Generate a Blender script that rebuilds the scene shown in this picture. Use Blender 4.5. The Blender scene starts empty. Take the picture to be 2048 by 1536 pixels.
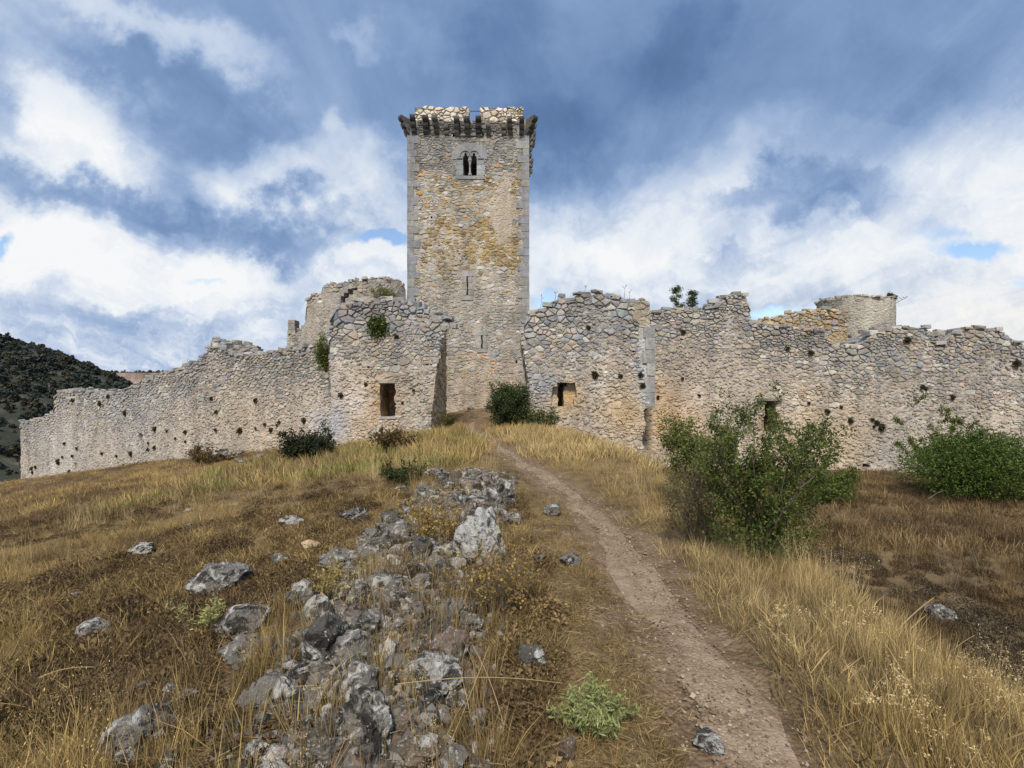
import bpy, bmesh, math, random
import numpy as np
from mathutils import Vector, Matrix, Euler, noise as mnoise
from mathutils.geometry import delaunay_2d_cdt, tessellate_polygon

SC = bpy.context.scene
COL = SC.collection
R = math.radians
CAMZ = 1.65            # eye height above the footpath
F = 1024.0             # focal length in photo pixels (2048 wide)

# ------------------------------------------------------------------ camera
cam_d = bpy.data.cameras.new('camera')
cam_d.sensor_width = 36.0
cam_d.lens = 36.0 * F / 2048.0
cam_d.clip_start = 0.1
cam_d.clip_end = 20000.0
cam = bpy.data.objects.new('camera', cam_d)
COL.objects.link(cam)
cam.location = (0, 0, CAMZ)
cam.rotation_euler = (R(90), 0, 0)
SC.camera = cam

# ------------------------------------------------------------------ node helper
class NT:
    def __init__(s, tree):
        s.t = tree
        tree.nodes.clear()
    def n(s, typ, **props):
        nd = s.t.nodes.new(typ)
        for k, v in props.items():
            setattr(nd, k, v)
        return nd
    def put(s, sock, v):
        if isinstance(v, bpy.types.NodeSocket):
            s.t.links.new(v, sock)
        else:
            sock.default_value = v
    def m(s, op, a, b=None, c=None, clamp=False):
        nd = s.n('ShaderNodeMath', operation=op, use_clamp=clamp)
        for i, v in enumerate((a, b, c)):
            if v is not None:
                s.put(nd.inputs[i], v)
        return nd.outputs[0]
    def v(s, op, a, b=None, c=None):
        nd = s.n('ShaderNodeVectorMath', operation=op)
        for i, x in enumerate((a, b, c)):
            if x is not None:
                if op == 'SCALE' and i == 1:
                    s.put(nd.inputs['Scale'], x)
                else:
                    s.put(nd.inputs[i], x)
        return nd.outputs[0]
    def noise(s, vec, scale, detail=4.0, rough=0.55, dist=0.0, out='Fac'):
        nd = s.n('ShaderNodeTexNoise')
        s.put(nd.inputs['Vector'], vec)
        nd.inputs['Scale'].default_value = scale
        nd.inputs['Detail'].default_value = detail
        nd.inputs['Roughness'].default_value = rough
        nd.inputs['Distortion'].default_value = dist
        return nd.outputs[out]
    def ramp(s, fac, stops, interp='LINEAR'):
        nd = s.n('ShaderNodeValToRGB')
        cr = nd.color_ramp
        cr.interpolation = interp
        while len(cr.elements) < len(stops):
            cr.elements.new(0.5)
        for e, (p, c) in zip(cr.elements, stops):
            e.position = p
            e.color = (c[0], c[1], c[2], 1) if hasattr(c, '__len__') else (c, c, c, 1)
        s.put(nd.inputs[0], fac)
        return nd.outputs[0]
    def mix(s, fac, a, b, mode='MIX'):
        nd = s.n('ShaderNodeMix', data_type='RGBA', blend_type=mode)
        s.put(nd.inputs[0], fac)
        for sock, x in ((nd.inputs[6], a), (nd.inputs[7], b)):
            if isinstance(x, (tuple, list)) and len(x) == 3:
                x = (*x, 1)
            s.put(sock, x)
        return nd.outputs[2]
    def sep(s, v):
        nd = s.n('ShaderNodeSeparateXYZ')
        s.put(nd.inputs[0], v)
        return nd.outputs
    def comb(s, x, y, z):
        nd = s.n('ShaderNodeCombineXYZ')
        for i, q in enumerate((x, y, z)):
            s.put(nd.inputs[i], q)
        return nd.outputs[0]

# ------------------------------------------------------------------ sun and sky
SUN_EL, SUN_AZ = R(50), R(-7)      # sun stands behind the viewer
SKY_K = 0.315                        # brightness of the cloud deck
EXPOSURE = 1.62
to_sun = Vector((math.sin(SUN_AZ) * math.cos(SUN_EL), -math.cos(SUN_AZ) * math.cos(SUN_EL), math.sin(SUN_EL)))
sun_d = bpy.data.lights.new('sun', 'SUN')
sun_d.energy = 1.5
sun_d.angle = R(10)
sun_d.color = (1.0, 0.91, 0.78)
sun = bpy.data.objects.new('sun', sun_d)
COL.objects.link(sun)
sun.rotation_euler = to_sun.to_track_quat('Z', 'Y').to_euler()
sun.location = to_sun * 50

world = bpy.data.worlds.new('World')
SC.world = world
world.use_nodes = True
def build_world():
    w = NT(world.node_tree)
    tc = w.n('ShaderNodeTexCoord')
    d = tc.outputs['Generated']
    x, y, z = w.sep(d)[:3]
    yc = w.m('MAXIMUM', y, 0.18)
    u = w.m('DIVIDE', x, yc)
    v = w.m('DIVIDE', z, yc)
    # wind-torn warping of the cloud masses
    zc = w.m('ADD', w.m('MAXIMUM', z, 0.0), 0.22)
    plane = w.comb(w.m('DIVIDE', x, zc), w.m('DIVIDE', y, zc), 0.0)
    uv = w.comb(u, v, 0.0)
    w1 = w.noise(uv, 2.2, 4, 0.55, out='Color')
    w2 = w.noise(uv, 7.5, 5, 0.62, out='Color')
    off = w.v('ADD', w.v('SCALE', w.v('SUBTRACT', w1, (0.5, 0.5, 0.5)), 0.34),
              w.v('SCALE', w.v('SUBTRACT', w2, (0.5, 0.5, 0.5)), 0.17))
    w3 = w.noise(uv, 24.0, 4, 0.65, out='Color')
    off = w.v('ADD', off, w.v('SCALE', w.v('SUBTRACT', w3, (0.5, 0.5, 0.5)), 0.055))
    wuv = w.v('ADD', uv, off)
    wu, wv = w.sep(wuv)[:2]
    elev = w.m('ARCSINE', w.m('MAXIMUM', z, 0.0))
    base = w.ramp(w.m('DIVIDE', elev, 1.6), [(0.0, 0.76), (0.05, 0.76), (0.12, 0.86), (0.19, 0.70), (0.25, 0.44),
                                              (0.36, 0.36), (0.46, 0.40), (0.7, 0.50), (1.0, 0.55)], 'EASE')
    acc = base
    # (px, py, sigma x, sigma y, tilt deg, amount): cloud masses by the direction they stand in
    blobs = [
        (160, 250, 120, 56, -28, 0.48), (40, 150, 90, 100, 0, 0.08), (30, 30, 200, 60, -12, 0.28), (320, 90, 190, 40, -30, 0.20),
        (430, 150, 90, 35, -30, 0.14), (60, 330, 60, 30, 0, 0.10),
        (330, 330, 120, 38, -30, -0.24), (180, 110, 150, 28, -25, -0.10), (120, 375, 210, 28, -8, -0.30), (480, 445, 160, 42, -10, -0.27),
        (610, 455, 80, 36, 0, -0.22), (560, 380, 100, 44, -14, 0.24), (690, 330, 80, 50, 0, 0.24), (770, 380, 50, 60, 0, 0.18),
        (655, 250, 20, 30, 0, 0.16), (700, 90, 34, 26, -40, 0.20), (800, 60, 90, 40, -30, 0.10),
        (470, 240, 160, 60, -35, -0.12), (900, 210, 120, 90, 0, -0.06), (1020, 60, 80, 110, 0, -0.16),
        (60, 470, 130, 30, -8, 0.16), (250, 510, 160, 40, -10, 0.14), (520, 520, 90, 34, 0, 0.16), (90, 560, 140, 46, 0, 0.22), (340, 590, 120, 30, 0, 0.16),
        (160, 640, 200, 30, 0, -0.06), (420, 640, 160, 50, 0, -0.06), (520, 690, 260, 30, 0, -0.02), (120, 720, 200, 26, 0, -0.04),
        (600, 560, 60, 26, 0, -0.12), (770, 515, 50, 22, 0, 0.16),
        (1120, 300, 110, 70, 10, -0.22), (1150, 220, 160, 80, 20, -0.10), (1390, 120, 120, 90, 0, -0.08), (1350, 60, 40, 100, -20, -0.12),
        (1230, 430, 110, 40, 14, 0.04), (1420, 360, 120, 46, 24, 0.12), (1480, 320, 70, 40, 24, 0.10), (1120, 480, 90, 34, 0, 0.16),
        (1610, 395, 100, 34, 4, -0.27), (1700, 425, 70, 20, 8, -0.15), (1760, 330, 130, 60, 25, 0.06),
        (1720, 150, 190, 90, 0, -0.12), (1900, 120, 140, 60, 0, -0.02), (1960, 260, 120, 100, 30, 0.10), (1800, 400, 130, 40, 20, 0.06),
        (2040, 380, 90, 90, 0, 0.14), (1320, 470, 130, 30, 5, 0.14), (1420, 490, 60, 14, 0, -0.14), (1480, 520, 120, 18, 0, -0.10),
        (1250, 600, 190, 26, 0, -0.12), (1600, 590, 260, 24, 4, -0.12), (1760, 500, 110, 30, 6, 0.12), (1900, 620, 160, 50, 0, 0.14),
        (1540, 200, 150, 60, 20, 0.05), (1560, 80, 130, 60, 20, 0.08),
    ]
    for (px, py, sx, sy, tilt, amp) in blobs:
        uc, vc = (px - 1024) / F, (768 - py) / F
        c, s_ = math.cos(R(tilt)), math.sin(R(tilt))
        a1, b1 = c / (sx / F * 1.3), s_ / (sx / F * 1.3)
        a2, b2 = -s_ / (sy / F * 1.3), c / (sy / F * 1.3)
        p = w.m('MULTIPLY_ADD', wu, a1, w.m('MULTIPLY_ADD', wv, b1, -(uc * a1 + vc * b1)))
        q = w.m('MULTIPLY_ADD', wu, a2, w.m('MULTIPLY_ADD', wv, b2, -(uc * a2 + vc * b2)))
        r2 = w.m('MULTIPLY_ADD', p, p, w.m('MULTIPLY', q, q))
        g = w.m('POWER', math.exp(-1), w.m('MULTIPLY', r2, w.m('MULTIPLY_ADD', r2, 0.45, 0.45)))
        acc = w.m('MULTIPLY_ADD', g, amp, acc)
    low = w.m('SUBTRACT', 1.0, w.m('MULTIPLY', z, 2.2), clamp=True)
    streak = w.noise(w.v('MULTIPLY', plane, (2.1, 0.62, 1.0)), 1.5, 7, 0.60, 0.9)
    fine = w.noise(w.v('MULTIPLY', wuv, (1.0, 1.7, 1.0)), 7.0, 7, 0.6, 0.3)
    acc = w.m('MULTIPLY_ADD', w.m('SUBTRACT', streak, 0.5), 0.52, acc)
    # heaped lit edges in the low cloud
    bil = w.m('ABSOLUTE', w.m('SUBTRACT', w.noise(w.v('MULTIPLY', wuv, (1.0, 2.0, 1.0)), 4.2, 8, 0.62, 0.4), 0.5))
    acc = w.m('MULTIPLY_ADD', w.m('SUBTRACT', bil, 0.07), w.m('MULTIPLY', low, 1.5), acc)
    acc = w.m('MULTIPLY_ADD', w.m('SUBTRACT', fine, 0.5), w.m('MULTIPLY_ADD', low, 0.28, 0.10), acc)
    cloud = w.ramp(acc, [(0.0, (0.080, 0.155, 0.318)), (0.20, (0.135, 0.235, 0.440)), (0.38, (0.225, 0.345, 0.570)),
                         (0.55, (0.36, 0.48, 0.70)), (0.72, (0.60, 0.69, 0.84)), (0.86, (0.82, 0.87, 0.94)), (1.0, (0.95, 0.965, 0.98))])
    # warmer haze low in the right-hand distance
    warm = w.m('MULTIPLY', w.m('POWER', math.exp(-1), w.m('MULTIPLY', w.m('MULTIPLY', w.m('SUBTRACT', v, 0.09), 9.0), w.m('MULTIPLY', w.m('SUBTRACT', v, 0.09), 9.0))),
               w.m('MULTIPLY', w.m('SUBTRACT', u, 0.3), 1.2, clamp=True))
    cloud = w.mix(w.m('MULTIPLY', warm, 0.55), cloud, (0.96, 0.90, 0.80))
    # openings where the clear sky shows
    hole = None
    for (px, py, sx, sy, amp) in [(768, 480, 52, 15, 1.25), (10, 500, 22, 34, 1.1), (1935, 500, 75, 20, 1.0), (1880, 455, 60, 26, 0.45), (1560, 622, 120, 18, 0.75),
                                  (1085, 600, 30, 26, 0.7), (420, 560, 60, 10, 0.5), (2030, 555, 40, 14, 0.5), (600, 720, 300, 34, 0.25)]:
        uc, vc = (px - 1024) / F, (768 - py) / F
        hu = w.m('MULTIPLY_ADD', w.m('SUBTRACT', w.m('MULTIPLY_ADD', w.m('SUBTRACT', wu, u), 0.5, u), uc), F / sx, 0.0)
        hv = w.m('MULTIPLY_ADD', w.m('SUBTRACT', w.m('MULTIPLY_ADD', w.m('SUBTRACT', wv, v), 0.5, v), vc), F / sy, 0.0)
        g = w.m('MULTIPLY', w.m('POWER', math.exp(-1), w.m('MULTIPLY_ADD', hu, hu, w.m('MULTIPLY', hv, hv))), amp)
        hole = g if hole is None else w.m('ADD', hole, g)
    hole = w.m('MULTIPLY', w.m('SUBTRACT', hole, w.m('MULTIPLY', fine, 0.5)), 2.4, clamp=True)
    sky = w.n('ShaderNodeTexSky', sky_type='NISHITA')
    sky.sun_disc = False
    sky.sun_elevation = SUN_EL
    sky.sun_rotation = math.pi - SUN_AZ
    sky.altitude = 1000
    bg_sky = w.n('ShaderNodeBackground')
    w.put(bg_sky.inputs[0], sky.outputs[0])
    bg_sky.inputs[1].default_value = 0.055
    bg_cl = w.n('ShaderNodeBackground')
    w.put(bg_cl.inputs[0], cloud)
    bg_cl.inputs[1].default_value = SKY_K
    mx = w.n('ShaderNodeMixShader')
    w.put(mx.inputs[0], hole)
    w.t.links.new(bg_cl.outputs[0], mx.inputs[1])
    w.t.links.new(bg_sky.outputs[0], mx.inputs[2])
    out = w.n('ShaderNodeOutputWorld')
    w.t.links.new(mx.outputs[0], out.inputs[0])
build_world()
world.cycles.sampling_method = 'MANUAL'
world.cycles.sample_map_resolution = 512
SC.view_settings.view_transform = 'Standard'
SC.view_settings.look = 'None'
SC.view_settings.gamma = 1.0
SC.view_settings.use_curve_mapping = False
SC.view_settings.exposure = EXPOSURE

# ------------------------------------------------------------------ general helpers
def tag(o, label=None, cat=None, group=None, kind=None):
    if label: o['label'] = label
    if cat: o['category'] = cat
    if group: o['group'] = group
    if kind: o['kind'] = kind
    return o

def empty(name, loc, label, cat, group=None, kind=None):
    o = bpy.data.objects.new(name, None)
    o.empty_display_size = 0.3
    COL.objects.link(o)
    o.location = loc
    tag(o, label, cat, group, kind)
    return o

def mesh_from(name, verts, faces, mat=None, cols=None, smooth=False):
    me = bpy.data.meshes.new(name)
    me.from_pydata([tuple(v) for v in verts], [], faces)
    if cols is not None:
        a = me.color_attributes.new('tint', 'FLOAT_COLOR', 'POINT')
        c = np.ones((len(verts), 4), np.float32)
        c[:, :3] = np.asarray(cols, np.float32).reshape(-1, 3)
        a.data.foreach_set('color', c.ravel())
    if mat: me.materials.append(mat)
    if smooth:
        me.polygons.foreach_set('use_smooth', np.ones(len(me.polygons), bool))
    return me

def wloc(o):
    return o.location + (wloc(o.parent) if o.parent is not None else Vector((0, 0, 0)))

def link(name, me, parent=None, loc=(0, 0, 0), rot=None, scale=None):
    o = bpy.data.objects.new(name, me)
    COL.objects.link(o)
    if parent is not None:
        o.parent = parent
        o.location = Vector(loc) - wloc(parent)
    else:
        o.location = loc
    if rot is not None: o.rotation_euler = rot
    if scale is not None: o.scale = scale
    return o

class Acc:
    """collects pieces of geometry that end up in one mesh"""
    def __init__(s): s.v, s.f, s.c = [], [], []
    def add(s, verts, faces, col):
        k = len(s.v)
        s.v.extend(verts)
        s.f.extend([tuple(i + k for i in f) for f in faces])
        if len(col) == 3 and not hasattr(col[0], '__len__'):
            s.c.extend([col] * len(verts))
        else:
            s.c.extend(col)
    def build(s, name, mat, parent=None, smooth=False):
        base = wloc(parent) if parent is not None else Vector((0, 0, 0))
        me = mesh_from(name, [Vector(v) - base for v in s.v], s.f, mat, s.c, smooth)
        o = bpy.data.objects.new(name, me)
        COL.objects.link(o)
        if parent is not None: o.parent = parent
        return o

# vectorised value noise
def _hash(ix, iy, seed):
    h = (ix.astype(np.int64) * 374761393 + iy.astype(np.int64) * 668265263 + seed * 1274126177) & 0x7fffffff
    h = ((h ^ (h >> 13)) * 1274126177) & 0x7fffffff
    return ((h ^ (h >> 16)) & 0xffff) / 65535.0
def vnoise(x, y, seed=0):
    x = np.asarray(x, float); y = np.asarray(y, float)
    ix, iy = np.floor(x), np.floor(y)
    fx, fy = x - ix, y - iy
    fx = fx * fx * (3 - 2 * fx); fy = fy * fy * (3 - 2 * fy)
    a = _hash(ix, iy, seed); b = _hash(ix + 1, iy, seed); c = _hash(ix, iy + 1, seed); d = _hash(ix + 1, iy + 1, seed)
    return (a * (1 - fx) + b * fx) * (1 - fy) + (c * (1 - fx) + d * fx) * fy
def fbm(x, y, octv=4, seed=0):
    t, amp, s = 0.0, 0.5, 0.0
    x = np.asarray(x, float); y = np.asarray(y, float)
    for o in range(octv):
        t = t + amp * vnoise(x, y, seed + o * 17)
        s += amp; amp *= 0.5; x = x * 2.03 + 11.3; y = y * 2.03 + 5.7
    return t / s

def sstep(a, b, x):
    t = np.clip((x - a) / (b - a), 0, 1)
    return t * t * (3 - 2 * t)

# ------------------------------------------------------------------ lie of the land
PATH = [(1.12, -3.0), (1.12, 0.5), (1.10, 2.2), (1.16, 3.2), (1.22, 5.1), (1.08, 7.3), (0.45, 10.4), (-0.30, 14.0), (-1.10, 18.0), (-1.6, 21.0), (-1.9, 24.0), (-2.2, 28.0)]
def path_dist(x, y):
    x = np.asarray(x, float); y = np.asarray(y, float)
    best = np.full(np.broadcast(x, y).shape, 1e9)
    for (ax, ay), (bx, by) in zip(PATH, PATH[1:]):
        dx, dy = bx - ax, by - ay
        t = np.clip(((x - ax) * dx + (y - ay) * dy) / (dx * dx + dy * dy), 0, 1)
        best = np.minimum(best, np.hypot(x - ax - t * dx, y - ay - t * dy))
    return best

def ground(x, y, fine=True):
    x = np.asarray(x, float); y = np.asarray(y, float)
    c = np.interp(y, [-40, 0, 10, 17, 24, 29, 33, 40], [0.1, 0.0, -0.03, -0.04, -0.27, -0.1, 0.10, 0.10])
    a = -x - 2.0
    h = c - 0.165 * (np.sqrt(a * a + 1.2) + a) / 2
    lip = np.interp(y, [0, 12, 18, 24], [2.15, 2.3, 1.7, 1.0])
    wid = np.interp(y, [0, 12, 18, 24], [2.9, 3.2, 4.0, 4.6])
    h = h - 1.85 * sstep(lip, lip + wid, x) - 0.02 * np.clip(x - 5, 0, 60)
    # rocky rib left of the path
    h = h + 0.16 * np.exp(-((x + 0.85) / 0.7) ** 2) * sstep(1.0, 3.0, y) * (1 - sstep(8, 11, y))
    # the castle stands on a spur: the ground falls away beyond it
    far = np.maximum.reduce([0.62 * np.clip(-x - 43, 0, 1e4), 0.55 * np.clip(y - 58, 0, 1e4), 0.5 * np.clip(x - 60, 0, 1e4), 0.35 * np.clip(-y - 40, 0, 1e4)])
    h = np.maximum(h - far, -46.0 + 0 * h)
    if fine:
        pd = path_dist(x, y)
        k = sstep(0.25, 1.0, pd)
        h = h + (fbm(x * 0.35, y * 0.35, 3, 3) - 0.5) * 0.22 * (0.3 + 0.7 * k) + (fbm(x * 1.6, y * 1.6, 3, 9) - 0.5) * 0.13 * k
        h = h - 0.06 * (1 - sstep(0.25, 0.6, pd))
    return h
def gz(x, y): return float(ground(x, y))

def ray(px, py):
    """point of the ground seen at a photo pixel"""
    u, v = (px - 1024) / F, (768 - py) / F
    ys = np.concatenate([np.linspace(1.5, 12, 800), np.linspace(12.02, 60, 1200)])
    zz = CAMZ + v * ys
    g = ground(u * ys, ys)
    i = np.argmax(zz <= g) if np.any(zz <= g) else len(ys) - 1
    y = ys[i]
    return Vector((u * y, y, g[i]))

# ------------------------------------------------------------------ materials
def new_mat(name):
    m = bpy.data.materials.new(name)
    m.use_nodes = True
    t = NT(m.node_tree)
    out = t.n('ShaderNodeOutputMaterial')
    return m, t, out
def principled(t, out, color, rough=0.9, normal=None, spec=0.25):
    p = t.n('ShaderNodeBsdfPrincipled')
    t.put(p.inputs['Base Color'], color)
    t.put(p.inputs['Roughness'], rough)
    p.inputs['Specular IOR Level'].default_value = spec
    if normal is not None: t.put(p.inputs['Normal'], normal)
    t.t.links.new(p.outputs[0], out.inputs[0])
    return p
def bump(t, height, strength=0.5, dist=0.03):
    b = t.n('ShaderNodeBump')
    b.inputs['Strength'].default_value = strength
    b.inputs['Distance'].default_value = dist
    t.put(b.inputs['Height'], height)
    return b.outputs[0]
def wpos(t):
    return t.n('ShaderNodeNewGeometry').outputs['Position']
def attr(t, name, kind='GEOMETRY'):
    a = t.n('ShaderNodeAttribute', attribute_type=kind, attribute_name=name)
    return a

def stone_material(name, lichen=0.5, dark=0.4, bumpk=0.6, fine=1.0):
    m, t, out = new_mat(name)
    P = wpos(t)
    tint = attr(t, 'tint').outputs['Color']
    n1 = t.noise(P, 0.9, 3, 0.5)
    n2 = t.noise(P, 5.5 * fine, 5, 0.6)
    n3 = t.noise(P, 24.0 * fine, 4, 0.65)
    n4 = t.noise(P, 2.3, 5, 0.65)
    k = t.m('MULTIPLY_ADD', n2, 1.0, t.m('MULTIPLY_ADD', n3, 1.1, t.m('MULTIPLY_ADD', n4, 0.55, -0.28)))
    c = t.mix(1.0, tint, t.comb(t.m('MULTIPLY', k, .92), t.m('MULTIPLY', k, .93), t.m('MULTIPLY', k, .955)), 'MULTIPLY')
    # pale crust lichen and dark lichen growing in patches of their own
    pale = t.m('MULTIPLY', t.m('SUBTRACT', t.noise(P, 11.0 * fine, 6, 0.7, 0.4), 0.56), 7.0, clamp=True)
    c = t.mix(t.m('MULTIPLY', pale, lichen), c, (0.44, 0.43, 0.39))
    dk = t.m('MULTIPLY', t.m('SUBTRACT', t.noise(t.v('ADD', P, (7.3, 2.1, 9.9)), 7.0 * fine, 6, 0.7, 0.5), 0.57), 8.0, clamp=True)
    c = t.mix(t.m('MULTIPLY', dk, dark), c, (0.055, 0.052, 0.046))
    c = t.mix(t.m('MULTIPLY', t.m('SUBTRACT', n1, 0.5), 0.8, clamp=True), c, (0.36, 0.27, 0.17))
    # run-off streaks and broad weathering
    st_ = t.noise(t.v('MULTIPLY', P, (1.0, 1.0, 0.22)), 1.3, 5, 0.62, 0.3)
    st2 = t.noise(P, 0.45, 4, 0.6)
    wk = t.m('MULTIPLY_ADD', st_, 1.1, t.m('MULTIPLY_ADD', st2, 0.7, 0.10))
    c = t.mix(1.0, c, t.comb(wk, wk, wk), 'MULTIPLY')
    hgt = t.m('MULTIPLY_ADD', n2, 0.7, t.m('MULTIPLY', n3, 0.45))
    principled(t, out, c, 0.93, bump(t, hgt, bumpk, 0.05 / fine))
    return m

def mortar_material(name):
    m, t, out = new_mat(name)
    P = wpos(t)
    tint = attr(t, 'tint').outputs['Color']
    vor = t.n('ShaderNodeTexVoronoi', feature='F1')
    t.put(vor.inputs['Vector'], t.v('ADD', P, t.v('SCALE', t.noise(P, 6.0, 3, 0.6, out='Color'), 0.12)))
    vor.inputs['Scale'].default_value = 9.5
    cell = t.sep(vor.outputs['Color'])[0]
    n2 = t.noise(P, 4.0, 5, 0.62)
    n3 = t.noise(P, 22.0, 4, 0.65)
    k = t.m('MULTIPLY_ADD', n2, 0.9, t.m('MULTIPLY_ADD', n3, 0.9, 0.12))
    c = t.mix(1.0, tint, t.comb(t.m('MULTIPLY', k, .92), t.m('MULTIPLY', k, .925), t.m('MULTIPLY', k, .94)), 'MULTIPLY')
    c = t.mix(t.m('MULTIPLY', t.m('SUBTRACT', cell, 0.55), 1.8, clamp=True), c, (0.45, 0.43, 0.39))   # chips of stone set in the lime
    c = t.mix(t.m('MULTIPLY', t.m('SUBTRACT', t.noise(P, 3.0, 6, 0.7, 0.6), 0.60), 5.0, clamp=True), c, (0.10, 0.08, 0.06))
    # run-off streaks and broad weathering
    st_ = t.noise(t.v('MULTIPLY', P, (1.0, 1.0, 0.22)), 1.3, 5, 0.62, 0.3)
    st2 = t.noise(P, 0.45, 4, 0.6)
    wk = t.m('MULTIPLY_ADD', st_, 1.1, t.m('MULTIPLY_ADD', st2, 0.7, 0.10))
    c = t.mix(1.0, c, t.comb(wk, wk, wk), 'MULTIPLY')
    h = t.m('MULTIPLY_ADD', vor.outputs['Distance'], -0.9, t.m('MULTIPLY_ADD', n2, 0.6, t.m('MULTIPLY', n3, 0.3)))
    principled(t, out, c, 0.96, bump(t, h, 0.8, 0.06))
    return m

M_STONE = stone_material('rubble_limestone', 0.55, 0.42, 0.8)
M_ASHLAR = stone_material('dressed_limestone', 0.25, 0.22, 0.35)
M_PALE = stone_material('pale_rebuilt_stone', 0.2, 0.05, 0.4)
M_CORBEL = stone_material('lichened_corbel_stone', 0.35, 0.75, 0.6)
def rock_material():
    m, t, out = new_mat('lichened_rock')
    P = wpos(t)
    tint = attr(t, 'tint').outputs['Color']
    n2 = t.noise(P, 7.0, 6, 0.65); n3 = t.noise(P, 70.0, 4, 0.65)
    k = t.m('MULTIPLY_ADD', n2, 1.3, t.m('MULTIPLY_ADD', n3, 0.9, -0.08))
    c = t.mix(1.0, tint, t.comb(k, k, k), 'MULTIPLY')
    dk = t.m('MULTIPLY', t.m('SUBTRACT', t.noise(t.v('ADD', P, (7.3, 2.1, 9.9)), 9.0, 5, 0.62, 0.7), 0.50), 14.0, clamp=True)
    c = t.mix(t.m('MULTIPLY', dk, 0.90), c, (0.022, 0.021, 0.019))
    spk = t.m('MULTIPLY', t.m('SUBTRACT', t.noise(P, 34.0, 3, 0.6, 0.3), 0.60), 14.0, clamp=True)
    pale = t.m('MULTIPLY', t.m('SUBTRACT', t.noise(P, 6.5, 6, 0.66, 0.9), 0.545), 16.0, clamp=True)
    pale = t.m('MAXIMUM', pale, t.m('MULTIPLY', spk, 0.8))
    c = t.mix(t.m('MULTIPLY', pale, t.m('MULTIPLY_ADD', n3, 0.7, 0.45)), c, (0.52, 0.515, 0.48))
    h = t.m('MULTIPLY_ADD', n2, 1.0, t.m('MULTIPLY_ADD', n3, 0.30, t.m('MULTIPLY_ADD', pale, 0.06, t.m('MULTIPLY', dk, -0.10))))
    principled(t, out, c, 0.95, bump(t, h, 1.0, 0.06), 0.15)
    return m
M_ROCK = rock_material()
M_MORTAR = mortar_material('lime_mortar')

GREY, BLUE, BEIGE, OCHRE, PINK, PALE, DARK, BROWN, GOLD = ((.325, .310, .285), (.305, .312, .322), (.39, .34, .27), (.38, .27, .14), (.42, .355, .285),
                                                     (.49, .465, .415), (.15, .145, .135), (.22, .15, .09), (.46, .33, .18))
def pick(rng, table):
    r = rng.random() * sum(w for w, _ in table)
    for w, c in table:
        r -= w
        if r <= 0: break
    k = rng.uniform(0.82, 1.14)
    return tuple(min(0.8, q * k * rng.uniform(0.96, 1.04)) for q in c)
def lerp3(a, b, t): return tuple(p + (q - p) * t for p, q in zip(a, b))

# ------------------------------------------------------------------ rubble masonry
class Plan:
    """a wall's line on the ground, left to right as seen from outside; s runs along it, d out of the face"""
    def __init__(s, pts):
        s.p = np.array(pts, float)
        seg = np.diff(s.p, axis=0)
        s.len = np.hypot(seg[:, 0], seg[:, 1])
        s.dir = seg / s.len[:, None]
        s.cum = np.concatenate([[0], np.cumsum(s.len)])
        s.L = s.cum[-1]
    def at(s, q, z, d=0.0):
        i = int(min(max(np.searchsorted(s.cum, q) - 1, 0), len(s.len) - 1))
        dx, dy = s.dir[i]
        b = s.p[i]
        r = q - s.cum[i]
        # smooth the normal across the corners of a curved line
        nx, ny = dy, -dx
        if len(s.len) > 2:
            f = r / s.len[i]
            j = min(max(i + (1 if f > .5 else -1), 0), len(s.len) - 1)
            w = abs(f - .5)
            ex, ey = s.dir[j]
            nx, ny = nx * (1 - w) + ey * w, ny * (1 - w) - ex * w
            l = math.hypot(nx, ny); nx /= l; ny /= l
        return Vector((b[0] + dx * r + nx * d, b[1] + dy * r + ny * d, z))
    def sz(s, px, py):
        u = (px - 1024) / F
        best = None
        for i in range(len(s.len)):
            ax, ay = s.p[i]; dx, dy = s.dir[i]
            den = dx - u * dy
            if abs(den) < 1e-9: continue
            r = (u * ay - ax) / den
            lo = -1e9 if i == 0 else -1e-6
            hi = 1e9 if i == len(s.len) - 1 else s.len[i] + 1e-6
            if lo <= r <= hi:
                y = ay + dy * r
                if y > 0 and (best is None or y < best[2]): best = (s.cum[i] + r, CAMZ + (768 - py) / F * y, y)
        return best[0], best[1]

def voronoi(pts):
    """cells of the points: list of (index, polygon) via a Delaunay triangulation"""
    vc, _, fc, _, _, _ = delaunay_2d_cdt([Vector((float(a), float(b))) for a, b in pts], [], [], 0, 1e-5)
    V = np.array([(a.x, a.y) for a in vc])
    T = np.array([f for f in fc if len(f) == 3])
    A, B, C = V[T[:, 0]], V[T[:, 1]], V[T[:, 2]]
    D = 2 * (A[:, 0] * (B[:, 1] - C[:, 1]) + B[:, 0] * (C[:, 1] - A[:, 1]) + C[:, 0] * (A[:, 1] - B[:, 1]))
    D[np.abs(D) < 1e-12] = 1e-12
    a2, b2, c2 = (A ** 2).sum(1), (B ** 2).sum(1), (C ** 2).sum(1)
    cc = np.stack([(a2 * (B[:, 1] - C[:, 1]) + b2 * (C[:, 1] - A[:, 1]) + c2 * (A[:, 1] - B[:, 1])) / D,
                   (a2 * (C[:, 0] - B[:, 0]) + b2 * (A[:, 0] - C[:, 0]) + c2 * (B[:, 0] - A[:, 0])) / D], 1)
    inc = [[] for _ in range(len(V))]
    for k, t in enumerate(T):
        for i in t: inc[i].append(k)
    for i in range(len(V)):
        if len(inc[i]) < 3: continue
        P = cc[inc[i]]
        ang = np.arctan2(P[:, 1] - V[i, 1], P[:, 0] - V[i, 0])
        yield V[i], P[np.argsort(ang)]

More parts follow.
